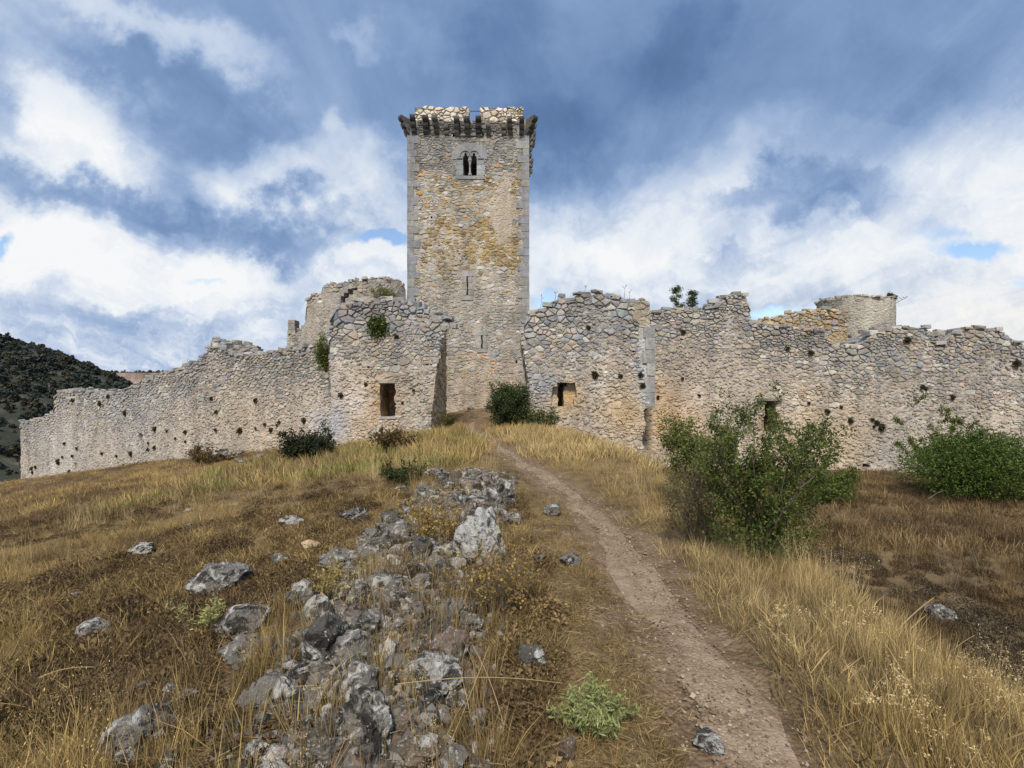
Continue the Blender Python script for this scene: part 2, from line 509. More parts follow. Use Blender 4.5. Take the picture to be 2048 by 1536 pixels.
class Wall:
    """a masonry thing: mortar core, its stones (the largest as parts of their own, the rest joined)"""
    def __init__(s, name, label, cat, base, seed, mat=None, group=None, part_of=None):
        s.e = part_of if part_of is not None else empty(name, base, label, cat, group, 'thing')
        s.rng = random.Random(seed)
        s.seed = seed
        s.stones = []      # (size, centre, verts, faces, col, material)
        s.mat = mat or M_STONE
    def core(s, plan, thick, z0, top, holes=(), tint=None, step=0.24, sl=None, sr=None, disp=0.035, name='mortar_core', back=True, srb=None, tint_end=None):
        ss = set(np.arange(0, plan.L, step).tolist() + [0.0, plan.L])
        zmax = max(top(q) for q in np.linspace(0, plan.L, 200)) + 0.02
        zs = set(np.arange(z0, zmax, step).tolist() + [zmax])
        for (a, b, c, d_, dep) in holes:
            for q in (a - .003, a + .003, b - .003, b + .003, (a + b) / 2): ss.add(q)
            for q in (c - .003, c + .003, d_ - .003, d_ + .003, (c + d_) / 2): zs.add(q)
        ss = np.array(sorted(q for q in ss if -1e-6 <= q <= plan.L + 1e-6)); zs = np.array(sorted(zs))
        acc = Acc()
        ns, nz = len(ss), len(zs)
        SS, ZZ = np.meshgrid(ss, zs, indexing='ij')
        dd = (fbm(SS * 1.7, ZZ * 1.7, 3, s.seed) - 0.5) * 2 * disp + (fbm(SS * 5, ZZ * 5, 2, s.seed + 5) - 0.5) * disp
        ws = (fbm(SS * 3.1, ZZ * 3.1, 2, s.seed + 50) - 0.5) * 0.16
        wz = (fbm(SS * 3.1, ZZ * 3.1, 2, s.seed + 80) - 0.5) * 0.16
        tops = np.array([top(q) - 0.07 for q in ss])
        verts, cols = [], []
        for i in range(ns):
            for j in range(nz):
                q, z = ss[i], zs[j]
                dep = 0.0
                for (a, b, c, d_, de) in holes:
                    if a < q < b and c < z < d_: dep = max(dep, de)
                d0 = dd[i, j] * (0.4 if dep else 1) - dep
                qq = q + (ws[i, j] if 0 < i < ns - 1 else 0)
                zz = z + (wz[i, j] if 0 < j < nz - 1 else 0)
                if z >= tops[i]: zz = tops[i]
                if sl: qq = max(qq, sl(zz) + 0.02)
                if sr: qq = min(qq, sr(zz) - 0.02)
                verts.append(plan.at(qq, min(zz, tops[i]), d0 - 0.012 - 0.03 * math.exp(-max(0, tops[i] - zz) / .9)))
                cols.append(tint(qq, zz, s.rng) if tint else PINK)
        idx = lambda i, j: i * nz + j
        faces = []
        for i in range(ns - 1):
            for j in range(nz - 1):
                if zs[j] >= tops[i] and zs[j] >= tops[i + 1]: continue
                faces.append((idx(i, j), idx(i + 1, j), idx(i + 1, j + 1), idx(i, j + 1)))
        acc.add(verts, faces, cols)
        if back:
            # back face, broken top and ends
            nj = 8
            bv, bc = [], []
            for i in range(ns):
                for j in range(nj):
                    z = z0 + (tops[i] - z0) * j / (nj - 1)
                    q = ss[i]
                    if sl: q = max(q, sl(z) + 0.02)
                    if srb: q = min(q, srb - .02)
                    elif sr: q = min(q, sr(z) - 0.02)
                    bv.append(plan.at(q, z, -thick)); bc.append(tint(q, z, s.rng) if tint else PINK)
            bi = lambda i, j: i * nj + j
            bf = [(bi(i + 1, j), bi(i, j), bi(i, j + 1), bi(i + 1, j + 1)) for i in range(ns - 1) for j in range(nj - 1)]
            acc.add(bv, bf, bc)
            tv, tc, tf = [], [], []
            for i in range(ns):
                q = ss[i]; z = tops[i]
                if sl: q = max(q, sl(z) + 0.02)
                if sr: q = min(q, sr(z) - 0.02)
                for k in range(4):
                    if srb and k: q = min(q, srb - .02)
                    tv.append(plan.at(q, z + (0.1 * (vnoise(q * 2, k * 3.1, s.seed) - 0.5) if 0 < k < 3 else 0), -0.03 - (thick - 0.03) * k / 3)); tc.append(tint(q, z, s.rng) if tint else PINK)
            for i in range(ns - 1):
                for k in range(3):
                    tf.append((i * 4 + k, (i + 1) * 4 + k, (i + 1) * 4 + k + 1, i * 4 + k + 1))
            acc.add(tv, tf, tc)
            for i in (0, ns - 1):
                ev, ec, ef = [], [], []
                for j in range(12):
                    z = z0 + (tops[i] - z0) * j / 11
                    q = ss[i]
                    if sl and i == 0: q = max(q, sl(z) + 0.02)
                    if sr and i: q = min(q, sr(z) - 0.02)
                    for k in range(5):
                        if srb and i: q = lerp3((sr(z) - .02,), (srb - .02,), min(1, k * (thick / 4) / .9))[0]
                        ev.append(plan.at(q, z, -0.03 - (thick - 0.03) * k / 4)); ec.append(tint_end if tint_end else tint(q, z, s.rng) if tint else PINK)
                for j in range(11):
                    for k in range(4):
                        f = (j * 5 + k, j * 5 + k + 1, (j + 1) * 5 + k + 1, (j + 1) * 5 + k)
                        ef.append(f if i else f[::-1])
                acc.add(ev, ef, ec)
        s.coreobj = acc.build(name, M_MORTAR, s.e)
        return s.coreobj
    def face(s, plan, s0, s1, z0, top, row, wid, tint, holes=(), sl=None, sr=None, proud=0.05, joint=0.02, cover=None, mat=None, jit=0.42, keep=None, sizek=None, bigs=0.05, aniso=1.45):
        """lay rubble over a face; row, wid: course height and stone length; cover(q,z): 0 bare stones .. 1 hidden in mortar"""
        rng = s.rng
        pts = []
        zmax = max(top(q) for q in np.linspace(s0, s1, 60)) + 0.4
        z = z0 - 0.4
        while z < zmax:
            k = sizek(z) if sizek else 1.0
            hr = row * k * rng.uniform(0.6, 1.45)
            q = s0 - 0.6 - rng.random() * wid
            while q < s1 + 0.6:
                w = wid * k * min(2.4, rng.lognormvariate(-0.08, 0.42))
                zo = z + hr / 2 + 0.16 * (vnoise(q * 0.45, z * 0.8, s.seed + 7) - 0.5)
                if rng.random() < 0.16 and hr > row * 0.8:      # two thin stones in one course
                    pts.append((q + w / 2 + rng.uniform(-.1, .1) * w, zo - hr * .25)); pts.append((q + w / 2 + rng.uniform(-.1, .1) * w, zo + hr * .27))
                else:
                    pts.append((q + w / 2 + rng.uniform(-1, 1) * w * jit * .5, zo + rng.uniform(-1, 1) * hr * jit * .8))
                if rng.random() < 0.22: pts.append((q + w + rng.uniform(-.04, .04), zo + rng.uniform(-.5, .5) * hr))
                q += w
            z += hr
        m = mat or s.mat
        # a share of big stones swallow their small neighbours
        P0 = np.array(pts); alive = np.ones(len(P0), bool)
        if bigs > 0:
            for i in np.nonzero(np.array([rng.random() for _ in pts]) < bigs)[0]:
                if not alive[i]: continue
                k = rng.uniform(0.8, 1.5)
                dq = (P0[:, 0] - P0[i, 0]) / (wid * 0.95 * k); dz = (P0[:, 1] - P0[i, 1]) / (row * 1.15 * k)
                kill = (dq * dq + dz * dz) < 1; kill[i] = False
                alive &= ~kill
        P0 = P0[alive]
        for ctr, poly in voronoi([(a, b * aniso) for a, b in P0]):
            ctr = ctr * np.array([1, 1 / aniso]); poly = poly * np.array([1, 1 / aniso])
            cq, cz = ctr
            if not (s0 - .02 <= cq <= s1 + .02) or cz < z0 - 0.1: continue
            if cz > top(min(max(cq, s0), s1)) - 0.02: continue
            if sl and cq < sl(cz) - 0.02: continue
            if sr and cq > sr(cz) + 0.02: continue
            inhole = False
            for (a, b, c, d_, de) in holes:
                if a - .02 < cq < b + .02 and c - .02 < cz < d_ + .02: inhole = True
            if inhole: continue
            if keep and not keep(cq, cz): continue
            P = poly - ctr
            r = np.hypot(P[:, 0], P[:, 1])
            P = P * np.minimum(1, 0.62 / np.maximum(r, 1e-6))[:, None]
            out = []
            n = len(P)
            for i in range(n):
                a, b = P[i], P[(i + 1) % n]
                L = math.hypot(*(b - a))
                if L < 0.025: continue
                out.append(a)
                if L > 0.09:
                    nrm = np.array([b[1] - a[1], a[0] - b[0]]) / L
                    out.append((a + b) / 2 + nrm * rng.uniform(-.10, .08) * L + (b - a) * rng.uniform(-.18, .18))
            if len(out) < 3: continue
            if len(out) > 14: out = out[:14]
            P = np.array(out)
            cm = P.mean(0); P = P - cm; ctr2 = ctr + cm
            r = np.hypot(P[:, 0], P[:, 1])
            ext = r.mean()
            P = P * np.maximum(0.45, 1 - joint * rng.uniform(0.6, 1.7) / np.maximum(r, 1e-3))[:, None]
            P = P + np.array([[rng.uniform(-.014, .014), rng.uniform(-.012, .012)] for _ in P])
            Q = P + ctr2
            tq = np.array([top(min(max(a, s0), s1)) for a in Q[:, 0]])
            Q[:, 1] = np.minimum(Q[:, 1], tq + rng.uniform(-.03, .05))
            lo, hi = s0, s1
            if sl: lo = max(lo, sl(cz))
            if sr: hi = min(hi, sr(cz))
            Q[:, 0] = np.clip(Q[:, 0], lo - rng.uniform(0, .03), hi + rng.uniform(0, .03))
            for (a, b, c, d_, de) in holes:
                ins = (Q[:, 0] > a) & (Q[:, 0] < b) & (Q[:, 1] > c) & (Q[:, 1] < d_)
                for i in np.nonzero(ins)[0]:
                    cand = [(Q[i, 0] - a, 0, a), (b - Q[i, 0], 0, b), (Q[i, 1] - c, 1, c), (d_ - Q[i, 1], 1, d_)]
                    _, ax, val = min(cand); Q[i, ax] = val
            mc = cover(cq, cz) if cover else 0.0
            h = proud * rng.uniform(0.25, 1.3) * (.45 + 1.0 * math.exp(-max(0, top(min(max(cq, s0), s1)) - cz) / .9)) * (1 - mc) - 0.075 * mc
            if h < -0.03: continue
            tx, tz = rng.uniform(-.16, .16), rng.uniform(-.26, .12)
            n = len(Q)
            vs, cen = [], Q.mean(0)
            ins = rng.uniform(0.74, 0.90)
            d1 = []
            for i in range(n):
                vs.append(plan.at(Q[i, 0], Q[i, 1], -0.12))
            for i in range(n):
                rq = cen + (Q[i] - cen) * 0.985
                vs.append(plan.at(rq[0], rq[1], h * 0.35 - 0.01 + rng.uniform(-.006, .006)))
            for i in range(n):
                rq = cen + (Q[i] - cen) * (ins + rng.uniform(-.05, .05))
                vs.append(plan.at(rq[0], rq[1], h + (rq[0] - cen[0]) * tx + (rq[1] - cen[1]) * tz + rng.uniform(-.012, .012)))
            vs.append(plan.at(cen[0], cen[1], h + rng.uniform(0.0, 0.018)))
            fs = []
            for i in range(n):
                j = (i + 1) % n
                fs.append((i, j, n + j, n + i))
                fs.append((n + i, n + j, 2 * n + j, 2 * n + i))
                fs.append((2 * n + i, 2 * n + j, 3 * n))
            s.stones.append((ext * (1 - .6 * mc), plan.at(cen[0], cen[1], 0), vs, fs, tint(cq, cz, rng), m))
    def chips(s, plan, s0, s1, z0, top, tint, cover, density=14, holes=(), sl=None, sr=None, keep=None, size=(.04, .13)):
        """small stones showing through the lime"""
        rng = s.rng
        zmax = max(top(q) for q in np.linspace(s0, s1, 60))
        for _ in range(int(density * (s1 - s0) * (zmax - z0))):
            q, z = rng.uniform(s0, s1), rng.uniform(z0, zmax)
            if z > top(q) - .15 or cover(q, z) < .25 or (keep and not keep(q, z)): continue
            if sl and q < sl(z) + .1 or sr and q > sr(z) - .1: continue
            if any(a - .08 < q < b + .08 and c - .08 < z < d_ + .08 for (a, b, c, d_, de) in holes): continue
            w = rng.uniform(*size) * (1.6 if rng.random() < .12 else 1); hh = w * rng.uniform(.35, .8)
            n = rng.choice((5, 6, 7)); a0 = rng.random() * 6.28
            ring = [(q + math.cos(a0 + 6.283 * i / n) * w * rng.uniform(.7, 1.1), z + math.sin(a0 + 6.283 * i / n) * hh * rng.uniform(.7, 1.1)) for i in range(n)]
            h = rng.uniform(.0, .035)
            vs = [plan.at(a, b, -.1) for a, b in ring] + [plan.at(q + (a - q) * .78, z + (b - z) * .78, h + rng.uniform(-.01, .01)) for a, b in ring] + [plan.at(q, z, h + .012)]
            fs = []
            for i in range(n):
                j = (i + 1) % n
                fs += [(i, j, n + j, n + i), (n + i, n + j, 2 * n)]
            s.stones.append((w * .5, plan.at(q, z, 0), vs, fs, tint(q, z, rng), s.mat))
    def cap(s, plan, thick, top, tint, step=0.42, size=(0.42, 0.3, 0.2), s0=None, s1=None, rows=3, prob=0.8, lift=0.0):
        """loose blocks left along the broken top"""
        rng = s.rng
        q = s0 if s0 is not None else 0.1
        s1 = s1 if s1 is not None else plan.L - 0.1
        while q < s1:
            for k in range(rows):
                if rng.random() > prob: continue
                d = -0.12 - (thick - 0.25) * k / max(1, rows - 1) if rows > 1 else -0.15
                qq = min(max(q + rng.uniform(-.15, .15), 0), plan.L)
                sc = [size[i] * rng.uniform(0.6, 1.35) for i in range(3)]
                c = plan.at(qq, top(qq) + sc[2] * rng.uniform(-.25, .3) + lift, d + rng.uniform(-.08, .08))
                vs, fs = block(rng, *sc)
                i = int(min(max(np.searchsorted(plan.cum, qq) - 1, 0), len(plan.len) - 1))
                mt = Matrix.Translation(c) @ Matrix.Rotation(math.atan2(plan.dir[i][1], plan.dir[i][0]) + rng.uniform(-.35, .35), 4, 'Z') @ Euler((rng.uniform(-.15, .15), rng.uniform(-.15, .15), 0)).to_matrix().to_4x4()
                s.stones.append((max(sc) * .62, c, [mt @ v for v in vs], fs, tint(qq, top(qq), rng), s.mat))
            q += step * rng.uniform(0.6, 1.3)
    def finish(s, limit=290, name='stone', rest='small_stones'):
        cp = Vector((0, 0, CAMZ))
        s.stones.sort(key=lambda t: -t[0] / (t[1] - cp).length)
        for (sz, c, vs, fs, col, m) in s.stones[:limit]:
            link(name, mesh_from(name, [v - c for v in vs], fs, m, [col] * len(vs)), s.e, c)
        if len(s.stones) > limit:
            bym = {}
            for st in s.stones[limit:]:
                bym.setdefault(st[5].name, (st[5], Acc()))[1].add(st[2], st[3], st[4])
            for m, a in bym.values():
                o = a.build(rest, m, s.e); o['kind'] = 'stuff'
        n = len(s.stones); s.stones = []
        return n

def block(rng, w, d, h, n=15):
    """an angular block: the hull of points on a squarish solid"""
    pts = []
    for sx in (-1, 1):
        for sy in (-1, 1):
            for sz in (-1, 1):
                pts.append(Vector((sx * w / 2 * rng.uniform(.72, 1.0), sy * d / 2 * rng.uniform(.72, 1.0), sz * h / 2 * rng.uniform(.7, 1.0))))
    for _ in range(n - 8):
        v = Vector((rng.gauss(0, 1), rng.gauss(0, 1), rng.gauss(0, 1))).normalized()
        pts.append(Vector((v.x * w * .56, v.y * d * .56, v.z * h * .54)))
    bm = bmesh.new()
    for p in pts: bm.verts.new(p)
    r = bmesh.ops.convex_hull(bm, input=bm.verts)
    bmesh.ops.delete(bm, geom=list({g for g in r['geom_interior'] + r['geom_unused'] if isinstance(g, bmesh.types.BMVert)}), context='VERTS')
    bm.verts.ensure_lookup_table()
    for i, v in enumerate(bm.verts): v.index = i
    vs = [v.co.copy() for v in bm.verts]
    fs = [tuple(v.index for v in f.verts) for f in bm.faces]
    bm.free()
    return vs, fs

def profile(plan, pts, rag=0.22):
    """height of the broken top along a wall from photo points on its skyline"""
    sz = sorted(plan.sz(px, py) for px, py in pts)
    a = np.array([p[0] for p in sz]); b = np.array([p[1] for p in sz])
    xs = np.linspace(a[0], a[-1], 900)
    ys = np.interp(xs, a, b) + rag * ((vnoise(xs * 2.6, 0 * xs + 1.7, 3) - .5) * .9 + (vnoise(xs * 6.1, 0 * xs + 4.2, 5) - .5) * .7)
    return lambda q: float(np.interp(q, xs, ys))
def edge(plan, pts):
    """s of a ragged end as a function of height"""
    sz = sorted((plan.sz(px, py)[::-1] for px, py in pts))
    a = np.array([p[0] for p in sz]); b = np.array([p[1] for p in sz])
    return lambda z: float(np.interp(z, a, b))
def hole(plan, x0, x1, y0, y1, dep):
    a, zt = plan.sz(x0, y0); b, zb = plan.sz(x1, y1)
    return (a, b, zb, zt, dep)

# ------------------------------------------------------------------ the castle
def floor_keep(plan, slack=0.35):
    qs = np.linspace(0, plan.L, 60)
    g = np.array([gz(*plan.at(q, 0, 0).xy) for q in qs])
    return (lambda q, z: z > np.interp(q, qs, g) - slack), float(g.min())

def wall_tint(top, low, hi=None, pinkz=2.2, blue=0.5, warm=0.0):
    hi = [(w_, tuple(q_ * .86 for q_ in c_)) for w_, c_ in hi] if hi else [(3, GREY), (1.4 * blue * 2, BLUE), (1.6, BEIGE), (.7, PALE)]
    lo = low
    def f(q, z, rng):
        rel = (top(q) - z) / pinkz + (vnoise(q * .5, z * .5, 71) - .5) * 1.1
        return pick(rng, hi if rng.random() > min(1, max(0, rel - .35)) else lo)
    return f
def mortar_tint(top, warmspots=(), base=(.44, .38, .305)):
    def f(q, z, rng):
        rel = min(1, max(0, (top(q) - z) / 2.6 + (vnoise(q * .6, z * .6, 33) - .5)))
        c = lerp3((.28, .265, .24), base, rel)
        n = vnoise(q * .8 + 9, z * .8, 12)
        c = lerp3(c, (.47, .44, .40), max(0, n - .55) * 1.3)
        for (a, b, r, col, k) in warmspots:
            w = math.exp(-((q - a) ** 2 + (z - b) ** 2) / (r * r)) * k
            c = lerp3(c, col, min(1, w * (0.6 + .8 * vnoise(q * 2, z * 2, 5))))
        return c
    return f
def warm_wrap(tint, spots):
    def f(q, z, rng):
        c = tint(q, z, rng)
        for (a, b, r, col, k) in spots:
            w = math.exp(-((q - a) ** 2 + (z - b) ** 2) / (r * r)) * k
            c = lerp3(c, col, min(.85, w))
        return c
    return f
def cover_fn(top, depth=1.6, gain=0.32, seed=0, maxc=1.0):
    def f(q, z):
        n = float(vnoise(q * .7, z * .9, seed)) * .6 + float(vnoise(q * 2.3, z * 2.6, seed + 3)) * .4
        return min(maxc, max(0.0, (n - .52) * 2.6 + (top(q) - z - depth) * gain))
    return f
def spot(plan, px, py, r, col, k):
    q, z = plan.sz(px, py)
    return (q, z, r, col, k)

# ---- the keep
TY = 34.1
TX0, TX1 = (816 - 1024) / F * TY, (1057 - 1024) / F * TY
TD = 8.0
def tz(py): return CAMZ + (768 - py) / F * TY
def tx(px): return (px - 1024) / F * TY
keep_front = Plan([(TX0, TY), (TX1, TY)])
def tq(px): return tx(px) - TX0
TTOP = tz(239)
tower = Wall('castle_keep', 'tall square stone keep with twin arched window and corbelled top rising behind the gateway', 'castle tower', (( TX0 + TX1) / 2, TY, 0.0), 11)
T = tower.e
def keep_tint(q, z, rng):
    py = 768 - (z - CAMZ) / TY * F
    px = 1024 + (q + TX0) / TY * F
    n = (vnoise(q * .8, z * .8, 41) - .5) * 60
    y = py + n * 0.7
    band = math.exp(-((y - 492) / 48) ** 2) * (0.40 + .60 * sstep(840, 905, px + n * .4)) * 1.1
    band = max(band, .75 * math.exp(-((y - 372) / 30) ** 2) * (0.45 + .55 * sstep(930, 1010, px)))
    if rng.random() < band:
        return pick(rng, [(3.4, (.33, .235, .10)), (1.8, (.38, .28, .145)), (1.0, (.39, .335, .25)), (.9, (.24, .175, .09))])
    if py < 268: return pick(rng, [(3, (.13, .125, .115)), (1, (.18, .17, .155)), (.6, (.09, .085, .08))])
    if y < 350: return pick(rng, [(4, (.265, .255, .235)), (1, (.33, .29, .23)), (1.5, (.21, .205, .195)), (.3, (.40, .38, .34))])
    if y < 450: return pick(rng, [(2, GREY), (2.5, BEIGE), (.8, PALE), (.8, GOLD)])
    if y < 640: return pick(rng, [(2.2, (.37, .345, .29)), (2, BEIGE), (.7, GREY), (.4, PALE)])
    if y < 715: return pick(rng, [(2.5, GREY), (1.5, BEIGE), (1.2, PALE), (.8, BLUE)])
    return pick(rng, [(2, PINK), (2, BEIGE), (1, GREY), (.6, GOLD)])
def keep_mortar(q, z, rng):
    py = 768 - (z - CAMZ) / TY * F
    px = 1024 + (q + TX0) / TY * F
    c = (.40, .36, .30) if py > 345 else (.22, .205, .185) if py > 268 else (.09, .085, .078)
    k = math.exp(-((px - 1012) / 30) ** 2 - ((py - 432) / 55) ** 2)
    c = lerp3(c, (.44, .365, .27), min(1, 1.3 * k))
    if py > 700: c = lerp3(c, (.46, .37, .28), .7)
    return c
def keep_cover(q, z):
    py = 768 - (z - CAMZ) / TY * F
    px = 1024 + (q + TX0) / TY * F
    k = 1.25 * math.exp(-((px - 1012) / 27) ** 2 - ((py - 435) / 52) ** 2)
    n = float(vnoise(q * .7, z * .9, 4)) * .55 + float(vnoise(q * 2.1, z * 2.6, 7)) * .45
    k += (n - .62) * (1.2 if py < 345 else 2.4)
    if py > 700: k += .35
    return min(1, max(0, k))
th = [hole(keep_front, 925.6, 954.4, 307, 352, 2.6), hole(keep_front, 933.2, 936.2, 553, 590, .9), hole(keep_front, 962.4, 965.2, 671, 697, .9),
      hole(keep_front, 906, 912, 266, 274, .5), hole(keep_front, 962, 968, 266, 273, .5), hole(keep_front, 1008, 1013, 268, 273, .4),
      hole(keep_front, 833, 838, 362, 368, .35), hole(keep_front, 842, 846, 528, 534, .35), hole(keep_front, 851, 855, 577, 582, .3), hole(keep_front, 838, 842, 272, 280, .3),
      hole(keep_front, 1031, 1035, 720, 726, .35), hole(keep_front, 861, 865, 432, 436, .3)]
tower.core(keep_front, TD, -0.6, lambda q: TTOP, th, keep_mortar, step=0.3, disp=0.035, name='wall_core')
skip = [(tq(911), tq(967), tz(359), tz(300), 0), (tq(903), tq(972), tz(316), tz(284), 0), (tq(921), tq(948), tz(602), tz(540), 0), (tq(951), tq(976), tz(706), tz(661), 0)]
def keep_sz(z):
    py = 768 - (z - CAMZ) / TY * F
    return 1.0 + .25 * math.exp(-((py - 490) / 50) ** 2) - .12 * (py < 345)
tower.face(keep_front, 0, keep_front.L, 0.0, lambda q: TTOP - .1, 0.175, 0.33, keep_tint, th + skip, sl=lambda z: .42, sr=lambda z: keep_front.L - .4,
           proud=.028, joint=.012, cover=keep_cover, sizek=keep_sz, aniso=1.75, jit=.34)
tower.chips(keep_front, .7, keep_front.L - .7, 0.2, lambda q: TTOP - .2, keep_tint, lambda q, z: keep_cover(q, z) * (0 if 1.5 * math.exp(-((1024 + (q + TX0) / TY * F - 1012) / 27) ** 2 - ((768 - (z - CAMZ) / TY * F - 435) / 52) ** 2) > .5 else 1.3), 16, th + skip)
right_side = Plan([(TX1, TY), (TX1, TY + TD)])
left_side = Plan([(TX0, TY + TD), (TX0, TY)])
tower.finish(292)
for pl in (right_side, left_side):
    tower.face(pl, .3, TD - .3, 0.0, lambda q: TTOP - .1, 0.42, 0.75, keep_tint, proud=.05, joint=.02)
tower.finish(0)
def ashlar(w, d, h, bev=0.025, rng=random):
    bm = bmesh.new()
    bmesh.ops.create_cube(bm, size=1)
    for v in bm.verts: v.co = Vector((v.co.x * w, v.co.y * d, v.co.z * h)) + Vector((rng.uniform(-.012, .012), rng.uniform(-.008, .008), rng.uniform(-.012, .012)))
    bmesh.ops.bevel(bm, geom=bm.edges[:], offset=bev, segments=1, affect='EDGES')
    for i, v in enumerate(bm.verts): v.index = i
    vs = [v.co.copy() for v in bm.verts]; fs = [tuple(v.index for v in f.verts) for f in bm.faces]
    bm.free()
    return vs, fs
qrng = random.Random(5)
for side in (0, 1):
    z, k = 0.0, side
    while z < TTOP - .2:
        h = qrng.uniform(.40, .62)
        h = min(h, TTOP - z)
        w = (.46 if k % 2 else .74) * qrng.uniform(.82, 1.15); d = .86 if k % 2 else .58
        vs, fs = ashlar(w + .03, d, h - .006, .010, qrng)
        x = TX0 - .035 + w / 2 if side == 0 else TX1 + .035 - w / 2
        c = Vector((x, TY - .045 + d / 2, z + h / 2))
        py = 768 - (z - CAMZ) / TY * F
        col = lerp3((.25, .255, .26), pick(qrng, [(3, (.25, .255, .265)), (1, (.29, .28, .26)), (1, (.31, .30, .27))]), .7)
        if py > 620: col = lerp3(col, BEIGE, .4)
        link('quoin', mesh_from('quoin', vs, fs, M_ASHLAR, [col] * len(vs)), T, c)
        # the far corner of the same side
        z += h; k += 1
# slit surrounds
def slab(x0, x1, y0, y1, d0=-.1, d1=.045, name='dressed_block', col=None, bev=.012):
    a, b, c, d = tx(x0), tx(x1), tz(y1), tz(y0)
    vs, fs = ashlar(b - a - .012, d1 - d0, d - c - .012, bev, qrng)
    col = col or pick(qrng, [(2, (.33, .32, .295)), (1, (.30, .30, .295))])
    return link(name, mesh_from(name, vs, fs, M_ASHLAR, [col] * len(vs)), T, Vector(((a + b) / 2, TY - (d0 + d1) / 2, (c + d) / 2)))
for (x0, xm0, xm1, x1, ys) in [(922, 933, 936.4, 947, [541, 553, 566, 579, 591, 601]), (952, 962.2, 965.4, 975, [662, 671, 684, 697, 705])]:
    for i, (a, b) in enumerate(zip(ys, ys[1:])):
        if i in (0, len(ys) - 2):
            slab(x0 + qrng.uniform(-1, 3), x1 + qrng.uniform(-3, 1), a, b)
        else:
            slab(x0 + qrng.uniform(-2, 4), xm0, a, b); slab(xm1, x1 + qrng.uniform(-4, 2), a, b)
# twin window
def plate(pts, d0, d1, name, parent, mat, col):
    """photo outline on the keep's front, given thickness"""
    P = [Vector((tx(x), 0, tz(y))) for x, y in pts]
    tri = tessellate_polygon([[Vector((p.x, p.z, 0)) for p in P]])
    n = len(P)
    vs = [Vector((p.x, TY - d1, p.z)) for p in P] + [Vector((p.x, TY - d0, p.z)) for p in P]
    fs = []
    for t in tri:
        a, b, c = (P[i] for i in t)
        ccw = (b.x - a.x) * (c.z - a.z) - (b.z - a.z) * (c.x - a.x) > 0
        t = tuple(t) if ccw else tuple(t)[::-1]
        fs.append(t); fs.append(tuple(i + n for i in t[::-1]))
    for i in range(n):
        j = (i + 1) % n
        fs.append((i, j, n + j, n + i))
    a = Acc(); a.add(vs, fs, col)
    o = a.build(name, mat, parent)
    bm = bmesh.new(); bm.from_mesh(o.data); bmesh.ops.recalc_face_normals(bm, faces=bm.faces); bm.to_mesh(o.data); bm.free()
    return o
win = bpy.data.objects.new('twin_window', None); COL.objects.link(win); win.parent = T
win.location = Vector((tx(940), TY, tz(352))) - wloc(T)
def light_top(cx, w, y0):
    # cusped pointed head
    return [(cx - w, y0), (cx - w, y0 - 5), (cx - w * .45, y0 - 7), (cx - w * .5, y0 - 9.5), (cx, y0 - 14), (cx + w * .5, y0 - 9.5), (cx + w * .45, y0 - 7), (cx + w, y0 - 5), (cx + w, y0)]
outer = [(905, 319), (904, 312), (909, 302), (917, 293), (927, 288), (940, 286), (953, 288), (964, 293), (971, 302), (976, 311), (974, 319)]
head = light_top(931.5, 5.4, 319) + light_top(948, 5.4, 319)
plate([outer[0]] + head + outer[::-1][:-1], -.35, .05, 'arch_stone', win, M_ASHLAR, (.26, .262, .265))
for (a, b) in zip([319.3, 330, 341, 351], [330, 341, 351, 359]):
    pa = pick(qrng, [(1, (.28, .285, .29)), (1, (.255, .26, .265))])
    plate([(911 + qrng.uniform(-2, 3), a), (926, a), (926, b - .4), (911 + qrng.uniform(-2, 2), b - .4)], -.35, .045, 'jamb_stone', win, M_ASHLAR, pa)
    plate([(953.6, a), (968 + qrng.uniform(-2, 3), a), (968 + qrng.uniform(-2, 3), b - .4), (953.6, b - .4)], -.35, .045, 'jamb_stone', win, M_ASHLAR, pa)
plate([(926.3, 352), (953.3, 352), (953.3, 358.5), (926.3, 358.5)], -.35, .055, 'window_sill', win, M_ASHLAR, (.29, .29, .29))
def lathe(prof, c, n=14):
    vs, fs = [], []
    for (r, z) in prof:
        for i in range(n):
            a = 2 * math.pi * i / n
            vs.append(Vector((c.x + r * math.cos(a), c.y + r * math.sin(a), c.z + z)))
    for k in range(len(prof) - 1):
        for i in range(n):
            j = (i + 1) % n
            fs.append((k * n + i, k * n + j, (k + 1) * n + j, (k + 1) * n + i))
    fs.append(tuple(range(n))[::-1]); fs.append(tuple(range((len(prof) - 1) * n, len(prof) * n)))
    return vs, fs
colc = Vector((tx(939.8), TY + .06, tz(351.5)))
H = tz(319) - tz(351.5)
a = Acc(); a.add(*lathe([(.13, 0), (.13, .1), (.10, .14), (.11, .18), (.062, .24), (.062, H - .38), (.08, H - .34), (.065, H - .3), (.13, H - .08), (.14, H - .06), (.14, H - .003)], colc), (.30, .30, .29))
a.build('column', M_ASHLAR, win, True)
def tube(pts, r, n=6, taper=None):
    vs, fs = [], []
    m = len(pts)
    for k, p in enumerate(pts):
        d = (pts[min(k + 1, m - 1)] - pts[max(k - 1, 0)]).normalized()
        u = d.cross(Vector((0.31, 0.9, 0.2))).normalized(); w = d.cross(u)
        rr = r if taper is None else r * (1 - (1 - taper) * k / (m - 1))
        for i in range(n):
            a_ = 2 * math.pi * i / n
            vs.append(p + (u * math.cos(a_) + w * math.sin(a_)) * rr)
    for k in range(m - 1):
        for i in range(n):
            j = (i + 1) % n
            fs.append((k * n + i, k * n + j, (k + 1) * n + j, (k + 1) * n + i))
    return vs, fs
